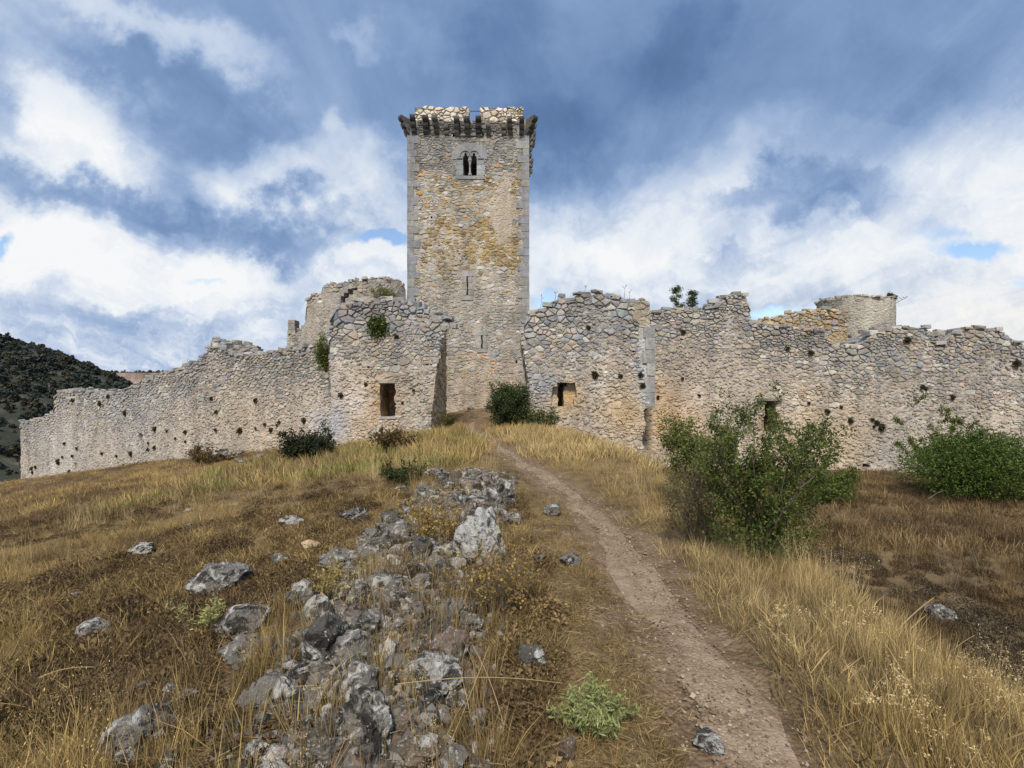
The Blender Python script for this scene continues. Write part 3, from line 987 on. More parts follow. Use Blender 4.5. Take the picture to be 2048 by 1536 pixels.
for cx in (931, 948.5):
    pts = [Vector((tx(cx) + .37 * math.cos(t), TY - .06, tz(313) + .37 * math.sin(t))) for t in np.linspace(math.pi, 0, 13)]
    a = Acc(); a.add(*tube(pts, .05), (.26, .26, .255)); a.build('arch_moulding', M_ASHLAR, win, True)
for (x0, x1) in ((914, 925), (956, 968)):
    plate([(x0, 315.5), (x1, 315.5), (x1, 318.3), (x0, 318.3)], .051, .11, 'impost', win, M_ASHLAR, (.24, .24, .24))
slab(912, 965, 268.5, 272.5, -.05, .10, 'string_course', (.25, .24, .225))
# corbels: three rounded courses, each standing further out than the one below
def corbel_mesh(w, lean, tiers=3):
    a = Acc()
    z = 0.0
    for k, (pr, h) in enumerate(((.30, .29), (.55, .30), (.80, .31))[:tiers]):
        prof = [(-.25, z + h), (-.25, z)]
        r = .26
        for t in np.linspace(-90, 0, 6):
            prof.append((pr - r + r * math.cos(R(t)), z + r + r * math.sin(R(t))))
        prof.append((pr + .01, z + h - .04)); prof.append((pr - .02, z + h))
        n = len(prof)
        j = lean * (k - 1)
        ww = w * (1 + .06 * (k - 1))
        vs = [Vector((j - ww / 2, -p, q)) for p, q in prof] + [Vector((j + ww / 2, -p, q)) for p, q in prof]
        fs = [tuple(range(n))[::-1], tuple(range(n, 2 * n))] + [(i, (i + 1) % n, n + (i + 1) % n, n + i) for i in range(n)]
        col = pick(qrng, [(2, (.115, .11, .10)), (1, (.085, .08, .075)), (1, (.17, .16, .145))])
        a.add(vs, fs, col)
        z += h + .012
    me = mesh_from('corbel', a.v, a.f, M_CORBEL, a.c)
    bm = bmesh.new(); bm.from_mesh(me); bmesh.ops.recalc_face_normals(bm, faces=bm.faces); bm.to_mesh(me); bm.free()
    return me
cmesh = [corbel_mesh(w, l, n_) for w, l, n_ in ((.30, .0, 3), (.34, .02, 3), (.28, -.03, 3), (.31, -.01, 2), (.33, .03, 3), (.29, .01, 2), (.32, -.02, 3))]
CZB = 18.24
for i, px in enumerate((829, 851, 873, 893, 913.5, 935, 957.5, 976, 1006, 1021, 1042)):
    link('corbel', cmesh[(0, 1, 2, 3, 4, 6, 1, 5, 3, 2, 0)[i]], T, (tx(px) + qrng.uniform(-.05, .05), TY, CZB + qrng.uniform(-.07, .05)), (qrng.uniform(-.05, .05), qrng.uniform(-.04, .04), qrng.uniform(-.1, .1)), (1, 1 if px not in (893, 1006) else .62, 1))
for i in range(9):
    y = TY + .5 + i * .9
    link('corbel', cmesh[(i + 1) % 7], T, (TX0, y, CZB + qrng.uniform(-.04, .04)), (0, 0, R(-90) + qrng.uniform(-.06, .06)), (1, .72, 1))
    link('corbel', cmesh[(i * 2 + 2) % 7], T, (TX1, y, CZB + qrng.uniform(-.04, .04)), (0, 0, R(90) + qrng.uniform(-.06, .06)), (1, .72, 1))
link('corbel', cmesh[0], T, (TX0 + .06, TY + .06, CZB + .02), (R(-5), 0, R(-45)), (1.1, 1.05, 1.05))
link('corbel', cmesh[1], T, (TX1 - .06, TY + .06, CZB + .02), (R(-5), 0, R(45)), (1.1, 1.05, 1.05))
# rebuilt parapet of pale crazy masonry, with the gap in the middle
def parapet(plan, z0, z1, seed):
    top = lambda q: z1
    w = Wall('parapet', None, None, None, seed, M_PALE, part_of=T)
    core = w.core(plan, .5, z0, top, (), lambda q, z, r: (.20, .165, .125), step=.4, disp=.01, name='parapet')
    w.e = core
    n0 = len(w.stones)
    w.face(plan, 0, plan.L, z0, top, .26, .32, lambda q, z, r: pick(r, [(3, (.62, .55, .43)), (2, (.66, .60, .50)), (1, (.55, .46, .33)), (.4, (.44, .40, .33))]),
           proud=.03, joint=.032, jit=.75)
    w.finish(120)
PZ0, PZ1 = tz(240), tz(212)
parapet(Plan([(tx(829), TY + .05), (tx(938), TY + .05)]), PZ0, PZ1, 21)
parapet(Plan([(tx(960), TY + .05), (tx(1046), TY + .05)]), PZ0, PZ1 - .03, 22)
parapet(Plan([(TX0 + .4, TY + TD - .4), (TX0 + .4, TY + .6)]), PZ0, PZ1, 23)
parapet(Plan([(TX1 - .4, TY + .6), (TX1 - .4, TY + TD - .4)]), PZ0, PZ1, 24)
a = Acc(); a.add(*tube([Vector((tx(936), TY + .3, tz(217.5))), Vector((tx(962), TY + .3, tz(217.5)))], .03), (.1, .1, .1))
a.build('guard_rail', M_CORBEL, T)

# ---- gatehouse block left of the gateway
gl = Plan([(-8.40, 23.0), (-2.55, 23.0)])
gl_top = profile(gl, [(650, 692), (658, 655), (666, 622), (676, 608), (700, 601), (735, 600), (765, 597), (800, 600), (830, 606), (858, 617), (884, 632), (905, 645), (915, 650)])
gl_sl = edge(gl, [(662, 600), (657, 660), (658, 720), (662, 800), (664, 960)])
gl_sr = edge(gl, [(905, 635), (903, 650), (896, 664), (884, 676), (880, 700), (872, 750), (868, 800), (862, 830), (862, 900), (862, 990)])
gate_l = Wall('gatehouse_block', 'ruined gatehouse block with a deep dark rectangular window and ivy near its top', 'castle ruin', (-5.8, 23, gz(-5.8, 23)), 31)
gl_spots = [spot(gl, 745, 805, 1.1, (.55, .37, .19), .8), spot(gl, 705, 850, .9, (.56, .42, .27), .6), spot(gl, 665, 845, .75, (.37, .40, .47), .9), spot(gl, 715, 800, .7, (.58, .55, .50), .8)]
gh = [hole(gl, 760, 790, 767, 834, 1.7), hole(gl, 728, 733, 766, 771, .35), hole(gl, 680, 685, 787, 793, .4), hole(gl, 790, 797, 670, 677, .35), hole(gl, 825, 829, 778, 784, .3), hole(gl, 735, 740, 732, 736, .3), hole(gl, 853, 857, 727, 731, .2), hole(gl, 860, 864, 726, 731, .2)]
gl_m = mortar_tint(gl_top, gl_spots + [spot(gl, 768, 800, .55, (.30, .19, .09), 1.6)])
kp, gmin = floor_keep(gl)
gate_l.core(gl, 4.6, gmin - .6, gl_top, gh, gl_m, .2, gl_sl, gl_sr, srb=4.86, tint_end=(.44, .32, .19))
big = [(3, GREY), (3.2, BLUE), (1, BEIGE), (1, PALE)]
gl_t = warm_wrap(wall_tint(gl_top, [(2, PINK), (2, BEIGE), (1.3, PALE), (1, GREY)], big, 2.4), gl_spots)
def gl_size(z): return 0.75 + .42 * sstep(tz(720) * 0 + 2.6, 4.6, z)
gate_l.face(gl, 0, gl.L, gmin - .3, gl_top, .175, .30, gl_t, gh, gl_sl, gl_sr, .06, .013, cover_fn(gl_top, 2.0, .2, 5, .97), sizek=gl_size, keep=kp)
gate_l.chips(gl, 0, gl.L, gmin, gl_top, gl_t, cover_fn(gl_top, 1.4, .25, 5, 1), 48, gh, gl_sl, gl_sr, kp)
class EndPlan(Plan):
    """the end face of a ragged wall, following its broken edge"""
    def __init__(s, plan, edgef, depth, back=None, sign=1):
        s.b, s.f, s.back, s.sign, s.dep = plan, edgef, back, sign, depth
        Plan.__init__(s, [(0, 0), (0, depth)])
    def at(s, q, z, d=0.0):
        e = s.f(z)
        if s.back is not None: e = e + (s.back - e) * min(1, max(0, q / 0.9))
        p = s.b.at(e, z, -q if s.sign > 0 else q - s.dep)
        return p + Vector((d * s.sign, 0, 0))
je = EndPlan(gl, gl_sr, 4.6, 4.86)
jt = lambda q, z, r: pick(r, [(2.5, (.48, .345, .195)), (1.5, (.52, .41, .27)), (1, (.46, .42, .35)), (.5, (.32, .22, .12))])
gate_l.face(je, 0.05, 4.55, gmin, lambda q: gl_top(gl.L - .3) - .3, .26, .42, jt, proud=.06, joint=.03, jit=.5)
gate_l.cap(gl, 4.6, gl_top, gl_t, .45, (.48, .36, .22), rows=5, prob=.75, s0=gl_sl(4) + .3, s1=gl_sr(4.6) - .15)
gate_l.finish(292)
# lintel and brick edge of its window
def gblock(wall, plan, x0, x1, y0, y1, d0, d1, name, col, mat=None):
    a_, zt = plan.sz(x0, y0); b_, zb = plan.sz(x1, y1)
    vs, fs = ashlar(abs(b_ - a_), d1 - d0, zt - zb, .02, qrng)
    c = plan.at((a_ + b_) / 2, (zt + zb) / 2, (d0 + d1) / 2)
    return link(name, mesh_from(name, vs, fs, mat or M_STONE, [col] * len(vs)), wall.e, c)
gblock(gate_l, gl, 757, 791, 759, 767, -.5, .03, 'window_lintel', (.33, .30, .25))
gblock(gate_l, gl, 757, 792, 834, 839, -.5, .035, 'window_sill', (.32, .305, .28))

# ---- gatehouse block right of the gateway
gr = Plan([(0.30, 22.0), (6.25, 22.0)])
gr_top = profile(gr, [(1040, 662), (1046, 655), (1053, 634), (1076, 616), (1100, 605), (1118, 595), (1150, 590), (1182, 586), (1236, 588), (1252, 594), (1266, 601), (1269, 604), (1271, 645), (1284, 651), (1312, 653)])
gr_sl = edge(gr, [(1046, 600), (1046, 690), (1051, 725), (1056, 760), (1060, 820), (1070, 870), (1072, 990)])
gr_sr = edge(gr, [(1309, 600), (1309, 814), (1286, 818), (1292, 850), (1284, 872), (1288, 900), (1284, 960), (1284, 1000)])
gate_r = Wall('gatehouse_block', 'ruined gatehouse block with a broken ochre hole and an overhanging grey corner slab', 'castle ruin', (3.4, 22, gz(3.4, 22)), 37)
gr_spots = [spot(gr, 1255, 830, 1.2, (.55, .40, .22), .75), spot(gr, 1130, 795, .65, (.56, .38, .17), 1.0), spot(gr, 1296, 740, .45, (.42, .44, .48), .9), spot(gr, 1297, 790, .45, (.42, .44, .48), .9), spot(gr, 1296, 690, .45, (.42, .44, .48), .9), spot(gr, 1090, 770, .6, (.36, .39, .44), .7)]
rh = [hole(gr, 1104, 1123, 772, 806, .30), hole(gr, 1113, 1152, 766, 799, .32), hole(gr, 1110, 1147, 795, 813, .28), hole(gr, 1116, 1141, 810, 825, .30), hole(gr, 1117, 1130, 767, 816, 1.8), hole(gr, 1128, 1135, 764, 774, 1.2), hole(gr, 1185, 1194, 744, 754, .35), hole(gr, 1266, 1270, 700, 708, .3)]
kp, gmin = floor_keep(gr)
gate_r.core(gr, 3.2, gmin - .6, gr_top, rh, mortar_tint(gr_top, gr_spots), .2, gr_sl, gr_sr, tint_end=(.30, .265, .21))
gr_t = warm_wrap(wall_tint(gr_top, [(2, PINK), (2, BEIGE), (1.3, PALE), (1.2, GREY)], big, 2.6), gr_spots)
gr_cv0 = cover_fn(gr_top, 2.2, .19, 15, .97)
def gr_cover(q, z):
    c = gr_cv0(q, z)
    if q > gr.sz(1280, 700)[0] and z > gr.sz(1300, 815)[1]: c = max(c, .8)
    return c
gate_r.face(gr, 0, gr.L, gmin - .3, gr_top, .175, .30, gr_t, rh, gr_sl, gr_sr, .06, .013, gr_cover, sizek=lambda z: .78 + .35 * float(sstep(2.0, 4.2, z)), keep=kp)
gate_r.chips(gr, 0, gr.L, gmin, gr_top, gr_t, cover_fn(gr_top, 1.4, .25, 15, 1), 48, rh, gr_sl, gr_sr, kp)
gate_r.cap(gr, 3.2, gr_top, gr_t, .45, (.46, .36, .20), rows=4, prob=.75, s0=.5, s1=gr.sz(1262, 600)[0])
jl = EndPlan(gr, gr_sl, 3.2, None, -1)
gate_r.face(jl, 0.05, 3.15, gmin, lambda q: gr_top(.2) - .2, .22, .36, lambda q, z, r: pick(r, [(2, GREY), (2, (.36, .31, .24)), (1, BEIGE)]), proud=.05, joint=.016, jit=.5)
# set-back stub behind the top right corner
st = Plan([(5.42, 23.3), (6.28, 23.3)])
st_top = profile(st, [(1262, 597), (1285, 596), (1300, 599)])
gate_r.core(st, 1.2, 1.0, st_top, (), lambda q, z, r: (.33, .27, .19), .25, name='stub_core')
gate_r.face(st, 0, st.L, 1.0, st_top, .2, .34, lambda q, z, r: pick(r, [(2, (.36, .31, .23)), (1, GREY), (1, PALE)]), proud=.05, joint=.02, cover=lambda q, z: .35)
gate_r.finish(292)
for (y0, y1, x0) in ((653, 676, 1287), (676, 700, 1291), (700, 727, 1285), (727, 752, 1293), (752, 786, 1284), (786, 815, 1290)):
    gblock(gate_r, gr, x0, 1310, y0, y1, -.5, qrng.uniform(.02, .06), 'corner_slab', pick(qrng, [(1, (.335, .33, .325)), (1, (.31, .31, .31))]), M_STONE)

# ---- long curtain wall on the left
lw = Plan([(-40.6, 42.3), (-36.3, 40.2), (-24.0, 33.7), (-8.6, 25.6)])
lw_top = profile(lw, [(50, 842), (80, 837), (92, 829), (109, 823), (112, 786), (130, 780), (149, 780), (152, 800), (158, 800), (162, 781), (180, 783), (192, 788), (232, 786), (262, 773), (290, 758), (340, 743), (382, 726), (404, 718), (412, 703),
                      (422, 694), (437, 691), (452, 698), (468, 706), (480, 713), (520, 706), (570, 698), (620, 690), (664, 682)])
lw_spots = [spot(lw, 500, 870, 3.0, (.50, .39, .27), .45), spot(lw, 645, 860, 1.0, (.38, .41, .47), .8), spot(lw, 120, 925, 4.2, (.50, .475, .44), .85), spot(lw, 260, 800, 4, (.36, .36, .36), .5), spot(lw, 600, 900, 2.0, (.52, .42, .30), .5)]
left_wall = Wall('curtain_wall', 'long curtain wall stepping down the grassy slope towards the wooded valley', 'castle wall', (-24, 33.7, gz(-24, 33.7)), 43)
kp, gmin = floor_keep(lw)
lw_m = mortar_tint(lw_top, lw_spots)
lh = [hole(lw, 276, 285, 866, 882, .5), hole(lw, 478, 484, 857, 866, .35), hole(lw, 604, 611, 834, 844, .35), hole(lw, 149, 154, 925, 939, .4), hole(lw, 306, 313, 854, 862, .3), hole(lw, 540, 546, 855, 864, .3)]
left_wall.core(lw, 1.9, gmin - .5, lw_top, lh, lw_m, .32)
lw_t = warm_wrap(wall_tint(lw_top, [(2, PINK), (2, BEIGE), (1.5, PALE), (1.4, GREY)], [(3, GREY), (1.6, BEIGE), (1.4, BLUE), (1, PALE)], 3.0), lw_spots)
lwc0 = cover_fn(lw_top, 2.0, .22, 25, .97)
q_end = lw.sz(240, 850)[0]
def lw_cover(q, z):
    c = lwc0(q, z)
    if q < q_end: c = min(1, c + .35 * max(0, min(1, (lw_top(q) - z - 1.5) / 2)))
    return c
left_wall.face(lw, 0, lw.L, gmin - .2, lw_top, .155, .30, lw_t, lh, proud=.065, joint=.014, aniso=1.7, cover=lw_cover, keep=kp)
left_wall.chips(lw, 0, lw.L, gmin, lw_top, lw_t, lambda q, z: lw_cover(q, z) + .1, 34, lh, keep=kp)
left_wall.cap(lw, 1.9, lw_top, lw_t, .42, (.5, .36, .2), rows=3, prob=.7)
q1, q2 = lw.sz(410, 700)[0], lw.sz(472, 708)[0]
left_wall.cap(lw, 1.9, lw_top, lw_t, .3, (.6, .45, .24), s0=q1, s1=q2, rows=3, prob=.95, lift=-.05)
left_wall.cap(lw, 1.9, lw_top, lw_t, .3, (.55, .45, .26), s0=lw.sz(415, 700)[0], s1=lw.sz(456, 700)[0], rows=3, prob=.95, lift=.16)
left_wall.cap(lw, 1.2, lw_top, lw_t, .3, (.5, .42, .24), s0=lw.sz(424, 700)[0], s1=lw.sz(445, 700)[0], rows=2, prob=1, lift=.36)
left_wall.finish(295)

# ---- curtain wall on the right
rw = Plan([(5.75, 23.7), (7.4, 23.6), (17.0, 23.3), (30.0, 22.6)])
rw_top = profile(rw, [(1275, 625), (1305, 619), (1330, 616), (1354, 613), (1384, 622), (1410, 618), (1438, 619), (1440, 603), (1450, 590), (1470, 586), (1488, 588), (1499, 602), (1503, 642), (1520, 646), (1560, 653), (1600, 656), (1640, 661),
                      (1655, 674), (1666, 690), (1702, 692), (1732, 681), (1750, 668), (1768, 656), (1790, 651), (1830, 651), (1860, 661), (1876, 688), (1895, 683), (1899, 662), (1950, 656), (1995, 656), (2018, 670), (2030, 686), (2060, 690), (2150, 704), (2300, 712)])
rw_spots = [spot(rw, 1340, 850, 1.5, (.52, .34, .16), .85), spot(rw, 1320, 790, .9, (.50, .34, .18), .7), spot(rw, 1600, 870, 2.4, (.55, .42, .27), .5), spot(rw, 1390, 740, 1.6, (.50, .42, .35), .5), spot(rw, 1700, 890, 1.6, (.55, .43, .28), .5), spot(rw, 1780, 900, 1.0, (.30, .29, .28), .7)]
right_wall = Wall('curtain_wall', 'broad curtain wall with a slit doorway and ragged merlons, green bushes at its foot', 'castle wall', (14, 23.4, gz(14, 23.4)), 47)
kp, gmin = floor_keep(rw)
wh = [hole(rw, 1529, 1551, 802, 868, 1.5), hole(rw, 1361, 1366, 675, 686, .3), hole(rw, 1698, 1704, 838, 846, .3), hole(rw, 1758, 1768, 850, 860, .35), hole(rw, 1651, 1658, 819, 827, .3), hole(rw, 1394, 1400, 788, 794, .3), hole(rw, 1313, 1319, 792, 802, .3), hole(rw, 1460, 1484, 866, 870, .3), hole(rw, 1724, 1742, 930, 936, .5)]
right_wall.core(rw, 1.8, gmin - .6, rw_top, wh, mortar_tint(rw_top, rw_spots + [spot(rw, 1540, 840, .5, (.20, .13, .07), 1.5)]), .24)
rw_t = warm_wrap(wall_tint(rw_top, [(2.2, PINK), (2, BEIGE), (1.4, PALE), (.9, GREY)], [(2.6, GREY), (1.8, BEIGE), (1.6, BLUE), (1, PALE)], 2.2), rw_spots)
right_wall.face(rw, 0, rw.L - 3, gmin - .2, rw_top, .145, .265, rw_t, wh, proud=.05, joint=.011, cover=cover_fn(rw_top, 1.1, .30, 35, .97), keep=kp, jit=.5, aniso=1.7)
right_wall.chips(rw, 0, rw.L - 7, gmin, rw_top, rw_t, cover_fn(rw_top, .9, .3, 35, 1), 46, wh, keep=kp)
right_wall.cap(rw, 1.8, rw_top, rw_t, .42, (.5, .36, .17), rows=3, prob=.72)
right_wall.finish(295)
gblock(right_wall, rw, 1513, 1562, 796, 802, -.4, .16, 'lintel', (.20, .18, .165))

# ---- ruins behind
rr = Plan([(13.0, 29.0), (16.0, 29.0), (19.6, 29.6)])
rr_top = profile(rr, [(1480, 650), (1500, 643), (1522, 638), (1560, 633), (1590, 626), (1620, 621), (1650, 619), (1700, 622)])
rear_r = Wall('inner_wall', 'low ochre inner wall rising towards the round turret', 'castle wall', (16, 29, 0), 53)
rr_t = lambda q, z, r: pick(r, [(2, (.46, .36, .22)), (2, BEIGE), (1, OCHRE), (1, GREY)])
rear_r.core(rr, .9, 0.5, rr_top, (), lambda q, z, r: (.42, .32, .20), .3)
rear_r.face(rr, 0, rr.L, 2.4, rr_top, .2, .34, rr_t, proud=.06, joint=.02, cover=lambda q, z: .15)
rear_r.cap(rr, .9, rr_top, rr_t, .4, (.42, .3, .16), rows=2)
rear_r.finish(200)

CX, CY, CR = 20.75, 31.0, 2.03
tp = Plan([(CX + CR * math.cos(R(t)), CY + CR * math.sin(R(t))) for t in range(100, 441, 10)])
def turret_top(q):
    th_ = R(100) + q / tp.L * R(340)
    x_ = CX + CR * math.cos(th_)
    return 6.62 - .10 * (x_ - CX) / CR + .22 * (float(vnoise(q * 2.2, 3.3, 8)) - .5) - (.35 if math.cos(th_) > .97 else 0)
turret = Wall('round_turret', 'round stone turret with weeds on its flat broken top', 'castle turret', (CX, CY, 0), 59)
t_t = lambda q, z, r: pick(r, [(2, (.39, .365, .31)), (2, (.42, .38, .31)), (1, (.36, .345, .31))])
turret.core(tp, .8, 0.6, turret_top, (), lambda q, z, r: (.41, .375, .305), .3, disp=.02)
turret.face(tp, tp.L * .14, tp.L * .86, 2.6, turret_top, .155, .34, t_t, proud=.035, joint=.009, jit=.25, aniso=1.9, cover=lambda q, z: min(.93, .62 + .9 * (float(vnoise(q * 2, z * 2, 91)) - .5)))
turret.cap(tp, .8, turret_top, t_t, .4, (.4, .3, .14), rows=2)
turret.finish(290)

rl = Plan([(-14.65, 33.3), (-13.2, 32.6), (-12.2, 32.0), (-11.5, 31.5), (-10.7, 31.2), (-9.8, 31.05), (-8.9, 31.2), (-8.0, 31.7), (-7.3, 32.5), (-6.95, 33.6)])
rl_top = profile(rl, [(570, 666), (584, 664), (598, 657), (611, 642), (614, 600), (618, 594), (636, 590), (642, 588), (645, 571), (675, 565), (703, 560), (730, 557), (765, 555), (797, 557), (806, 566), (812, 578)])
rear_l = Wall('inner_wall', 'tall curved ruined wall beside the keep, with a lone pillar at its low end', 'castle wall', (-10, 31.4, 0), 61)
rl_t = lambda q, z, r: pick(r, [(2.5, (.39, .345, .275)), (1.6, BEIGE), (1.5, GREY), (.6, PALE)])
cav = [hole(rl, 681, 690, 593, 604, .6), hole(rl, 687, 697, 585, 596, .6), hole(rl, 694, 706, 579, 588, .5), hole(rl, 704, 718, 577, 582, .4)]
rear_l.core(rl, 1.1, 0.0, rl_top, cav, lambda q, z, r: lerp3((.40, .35, .28), (.30, .285, .26), max(0, min(1, (vnoise(q, z, 3) - .3) * 2))), .24)
rear_l.face(rl, 0, rl.L, 2.3, rl_top, .20, .33, rl_t, cav, proud=.04, joint=.012, cover=lambda q, z: min(.95, max(0, .5 + 1.3 * (float(vnoise(q * 1.3, z * 1.3, 77)) - .5))))
rear_l.cap(rl, 1.1, rl_top, rl_t, .42, (.42, .32, .16), rows=2, prob=.7, s0=rl.sz(585, 660)[0])
rear_l.finish(292)
for (y0, y1, x0, x1) in ((640, 647, 574, 583.5), (647, 653, 573.5, 583), (653, 660, 574, 584), (660, 668, 573, 584)):
    gblock(rear_l, rl, x0, x1, y0, y1, -.75, .04, 'pillar_block', pick(qrng, [(1, (.30, .29, .26)), (1, (.36, .33, .28))]))

# ------------------------------------------------------------------ ground, path, far country
def grid_mesh(name, X, Y, Z, mat, extra=None, smooth=True):
    n, m = X.shape
    V = np.stack([X, Y, Z], -1).reshape(-1, 3)
    ii, jj = np.meshgrid(np.arange(n - 1), np.arange(m - 1), indexing='ij')
    a = (ii * m + jj).ravel()
    Fc = np.stack([a, a + m, a + m + 1, a + 1], 1)
    me = bpy.data.meshes.new(name)
    me.vertices.add(len(V)); me.vertices.foreach_set('co', V.astype(np.float32).ravel())
    me.loops.add(Fc.size); me.loops.foreach_set('vertex_index', Fc.ravel().astype(np.int32))
    me.polygons.add(len(Fc))
    me.polygons.foreach_set('loop_start', np.arange(0, Fc.size, 4, dtype=np.int32))
    me.update(calc_edges=True)
    me.polygons.foreach_set('use_smooth', np.full(len(Fc), smooth))
    if extra:
        for k, v in extra.items():
            at_ = me.attributes.new(k, 'FLOAT', 'POINT'); at_.data.foreach_set('value', np.asarray(v, np.float32).ravel())
    me.materials.append(mat)
    return me

def ground_material():
    m, t, out = new_mat('dry_turf_soil')
    P = wpos(t)
    n1 = t.noise(P, 0.55, 4, 0.6)
    n2 = t.noise(P, 4.0, 6, 0.65)
    n3 = t.noise(P, 38.0, 4, 0.7)
    c = t.ramp(t.m('MULTIPLY_ADD', n2, 0.6, t.m('MULTIPLY', n1, 0.5)), [(0.36, (.075, .055, .034)), (0.50, (.15, .105, .058)), (0.62, (.205, .145, .072)), (0.74, (.27, .20, .105))])
    k = t.m('MULTIPLY_ADD', n3, 1.5, 0.25)
    c = t.mix(1.0, c, t.comb(k, k, k), 'MULTIPLY')
    # beaten earth and grit beside and along the footpath
    pth = attr(t, 'worn').outputs['Fac']
    pth = t.m('MULTIPLY', t.m('ADD', t.m('SUBTRACT', pth, 0.5), t.m('MULTIPLY', t.m('SUBTRACT', n2, 0.5), 1.6)), 2.2)
    pth = t.m('ADD', pth, 0.5, clamp=True)
    grit = t.n('ShaderNodeTexVoronoi', feature='F1'); t.put(grit.inputs['Vector'], P); grit.inputs['Scale'].default_value = 34.0
    gcol = t.sep(grit.outputs['Color'])[0]
    earth = t.ramp(t.m('MULTIPLY_ADD', n2, 0.85, t.m('MULTIPLY', gcol, 0.15)), [(0.30, (.115, .078, .046)), (0.5, (.19, .132, .082)), (0.72, (.28, .205, .138))])
    earth = t.mix(t.m('MULTIPLY', t.m('SUBTRACT', gcol, 0.92), 6.0, clamp=True), earth, (.36, .30, .25))
    c = t.mix(pth, c, earth)
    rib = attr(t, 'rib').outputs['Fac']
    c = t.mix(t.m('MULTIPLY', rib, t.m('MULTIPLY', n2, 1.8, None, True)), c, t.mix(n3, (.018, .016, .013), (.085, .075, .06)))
    # far slopes: scrub green and bare grey rock
    far = attr(t, 'far').outputs['Fac']
    scrub = t.ramp(t.m('MULTIPLY_ADD', t.noise(P, 0.11, 5, 0.65), 0.8, t.m('MULTIPLY', t.noise(P, 0.9, 4, 0.6), 0.3)), [(0.40, (.026, .032, .024)), (0.56, (.045, .048, .036)), (0.64, (.075, .074, .062)), (0.76, (.15, .145, .13))])
    c = t.mix(far, c, scrub)
    principled(t, out, c, 0.95, bump(t, t.m('MULTIPLY_ADD', n2, 0.6, t.m('MULTIPLY_ADD', n3, 0.4, t.m('MULTIPLY', grit.outputs['Distance'], -0.4))), 0.9, 0.05), 0.15)
    return m
M_GROUND = ground_material()
ux = np.linspace(-math.asinh(4500 / 2.5), math.asinh(4500 / 2.5), 560)
gx = 2.5 * np.sinh(ux)
uy = np.linspace(-math.asinh(600 / 2.5), math.asinh(4500 / 2.5), 520)
gy = 2.5 * np.sinh(uy) + 3.0
GX, GY = np.meshgrid(gx, gy, indexing='ij')
GZ = ground(GX, GY)
worn = 1 - sstep(0.17, 0.56, path_dist(GX, GY) + 0.55 * (fbm(GX * 1.9, GY * 1.9, 3, 77) - .5) + np.where(GX < np.interp(GY, [p[1] for p in PATH], [p[0] for p in PATH]), -0.10, 0.05) * (GY < 9))
worn = worn * (GY < 27)
inner = sstep(26, 29, GY) * (GX > -7) * (GX < 4) * (GY < 36)
farm = np.clip(sstep(44, 50, -GX) + sstep(55, 66, GY) + sstep(60, 75, GX), 0, 1)
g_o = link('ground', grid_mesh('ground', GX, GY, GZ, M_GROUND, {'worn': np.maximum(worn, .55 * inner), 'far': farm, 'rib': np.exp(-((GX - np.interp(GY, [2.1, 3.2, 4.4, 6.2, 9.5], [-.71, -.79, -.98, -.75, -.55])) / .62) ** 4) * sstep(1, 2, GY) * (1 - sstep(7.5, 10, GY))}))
tag(g_o, kind='structure')

# footpath: a trodden strip lying just proud of the ground
def path_mesh():
    pts = []
    P = [Vector(p) for p in PATH]
    n = 150
    ys = np.linspace(-2.8, 26.5, n)
    xs = np.interp(ys, [p.y for p in P], [p.x for p in P])
    ker = np.ones(9) / 9
    xs = np.convolve(np.pad(xs, 4, 'edge'), ker, 'valid')
    X, Y = [], []
    m = 15
    for i in range(n):
        d = Vector((xs[min(i + 1, n - 1)] - xs[max(i - 1, 0)], ys[min(i + 1, n - 1)] - ys[max(i - 1, 0)])).normalized()
        nl = .23 + .24 * (float(vnoise(ys[i] * 1.1, 2.2, 5)) - .5) + .20 * (float(vnoise(ys[i] * 3.7, 8.2, 6)) - .5)
        nr = .23 + .20 * (float(vnoise(ys[i] * 1.1, 6.2, 7)) - .5) + .10 * (float(vnoise(ys[i] * 3.7, 4.2, 8)) - .5)
        kw = float(np.interp(ys[i], [5, 14], [1, .68]))
        row = np.linspace(-nl * kw, nr * kw, m)
        X.append(xs[i] + d.y * row); Y.append(ys[i] - d.x * row)
    X, Y = np.array(X), np.array(Y)
    lift = 0.014 - 0.045 * np.abs(np.linspace(-1, 1, m))[None, :] ** 4
    Z = ground(X, Y) + lift + 0.012 * (fbm(X * 9, Y * 9, 2, 3) - .5)
    return grid_mesh('footpath', X.T, Y.T, Z.T, M_PATH)
def path_material():
    m, t, out = new_mat('stony_earth')
    P = wpos(t)
    n2 = t.noise(P, 5.0, 6, 0.65); n3 = t.noise(P, 45.0, 4, 0.7)
    grit = t.n('ShaderNodeTexVoronoi', feature='F1'); t.put(grit.inputs['Vector'], P); grit.inputs['Scale'].default_value = 60.0
    gcol = t.sep(grit.outputs['Color'])[0]
    c = t.ramp(t.m('MULTIPLY_ADD', n2, 0.85, t.m('MULTIPLY', gcol, 0.14)), [(0.32, (.165, .115, .075)), (0.5, (.265, .195, .134)), (0.70, (.36, .28, .205))])
    c = t.mix(t.m('MULTIPLY', t.m('SUBTRACT', gcol, 0.90), 6.0, clamp=True), c, (.36, .305, .25))
    k = t.m('MULTIPLY_ADD', n3, 1.0, 0.5)
    c = t.mix(1.0, c, t.comb(k, k, k), 'MULTIPLY')
    principled(t, out, c, 0.95, bump(t, t.m('MULTIPLY_ADD', n3, 0.5, t.m('MULTIPLY_ADD', grit.outputs['Distance'], -0.35, t.m('MULTIPLY', n2, 0.5))), 0.7, 0.03), 0.15)
    return m
M_PATH = path_material()
tag(link('footpath', path_mesh()), kind='structure')

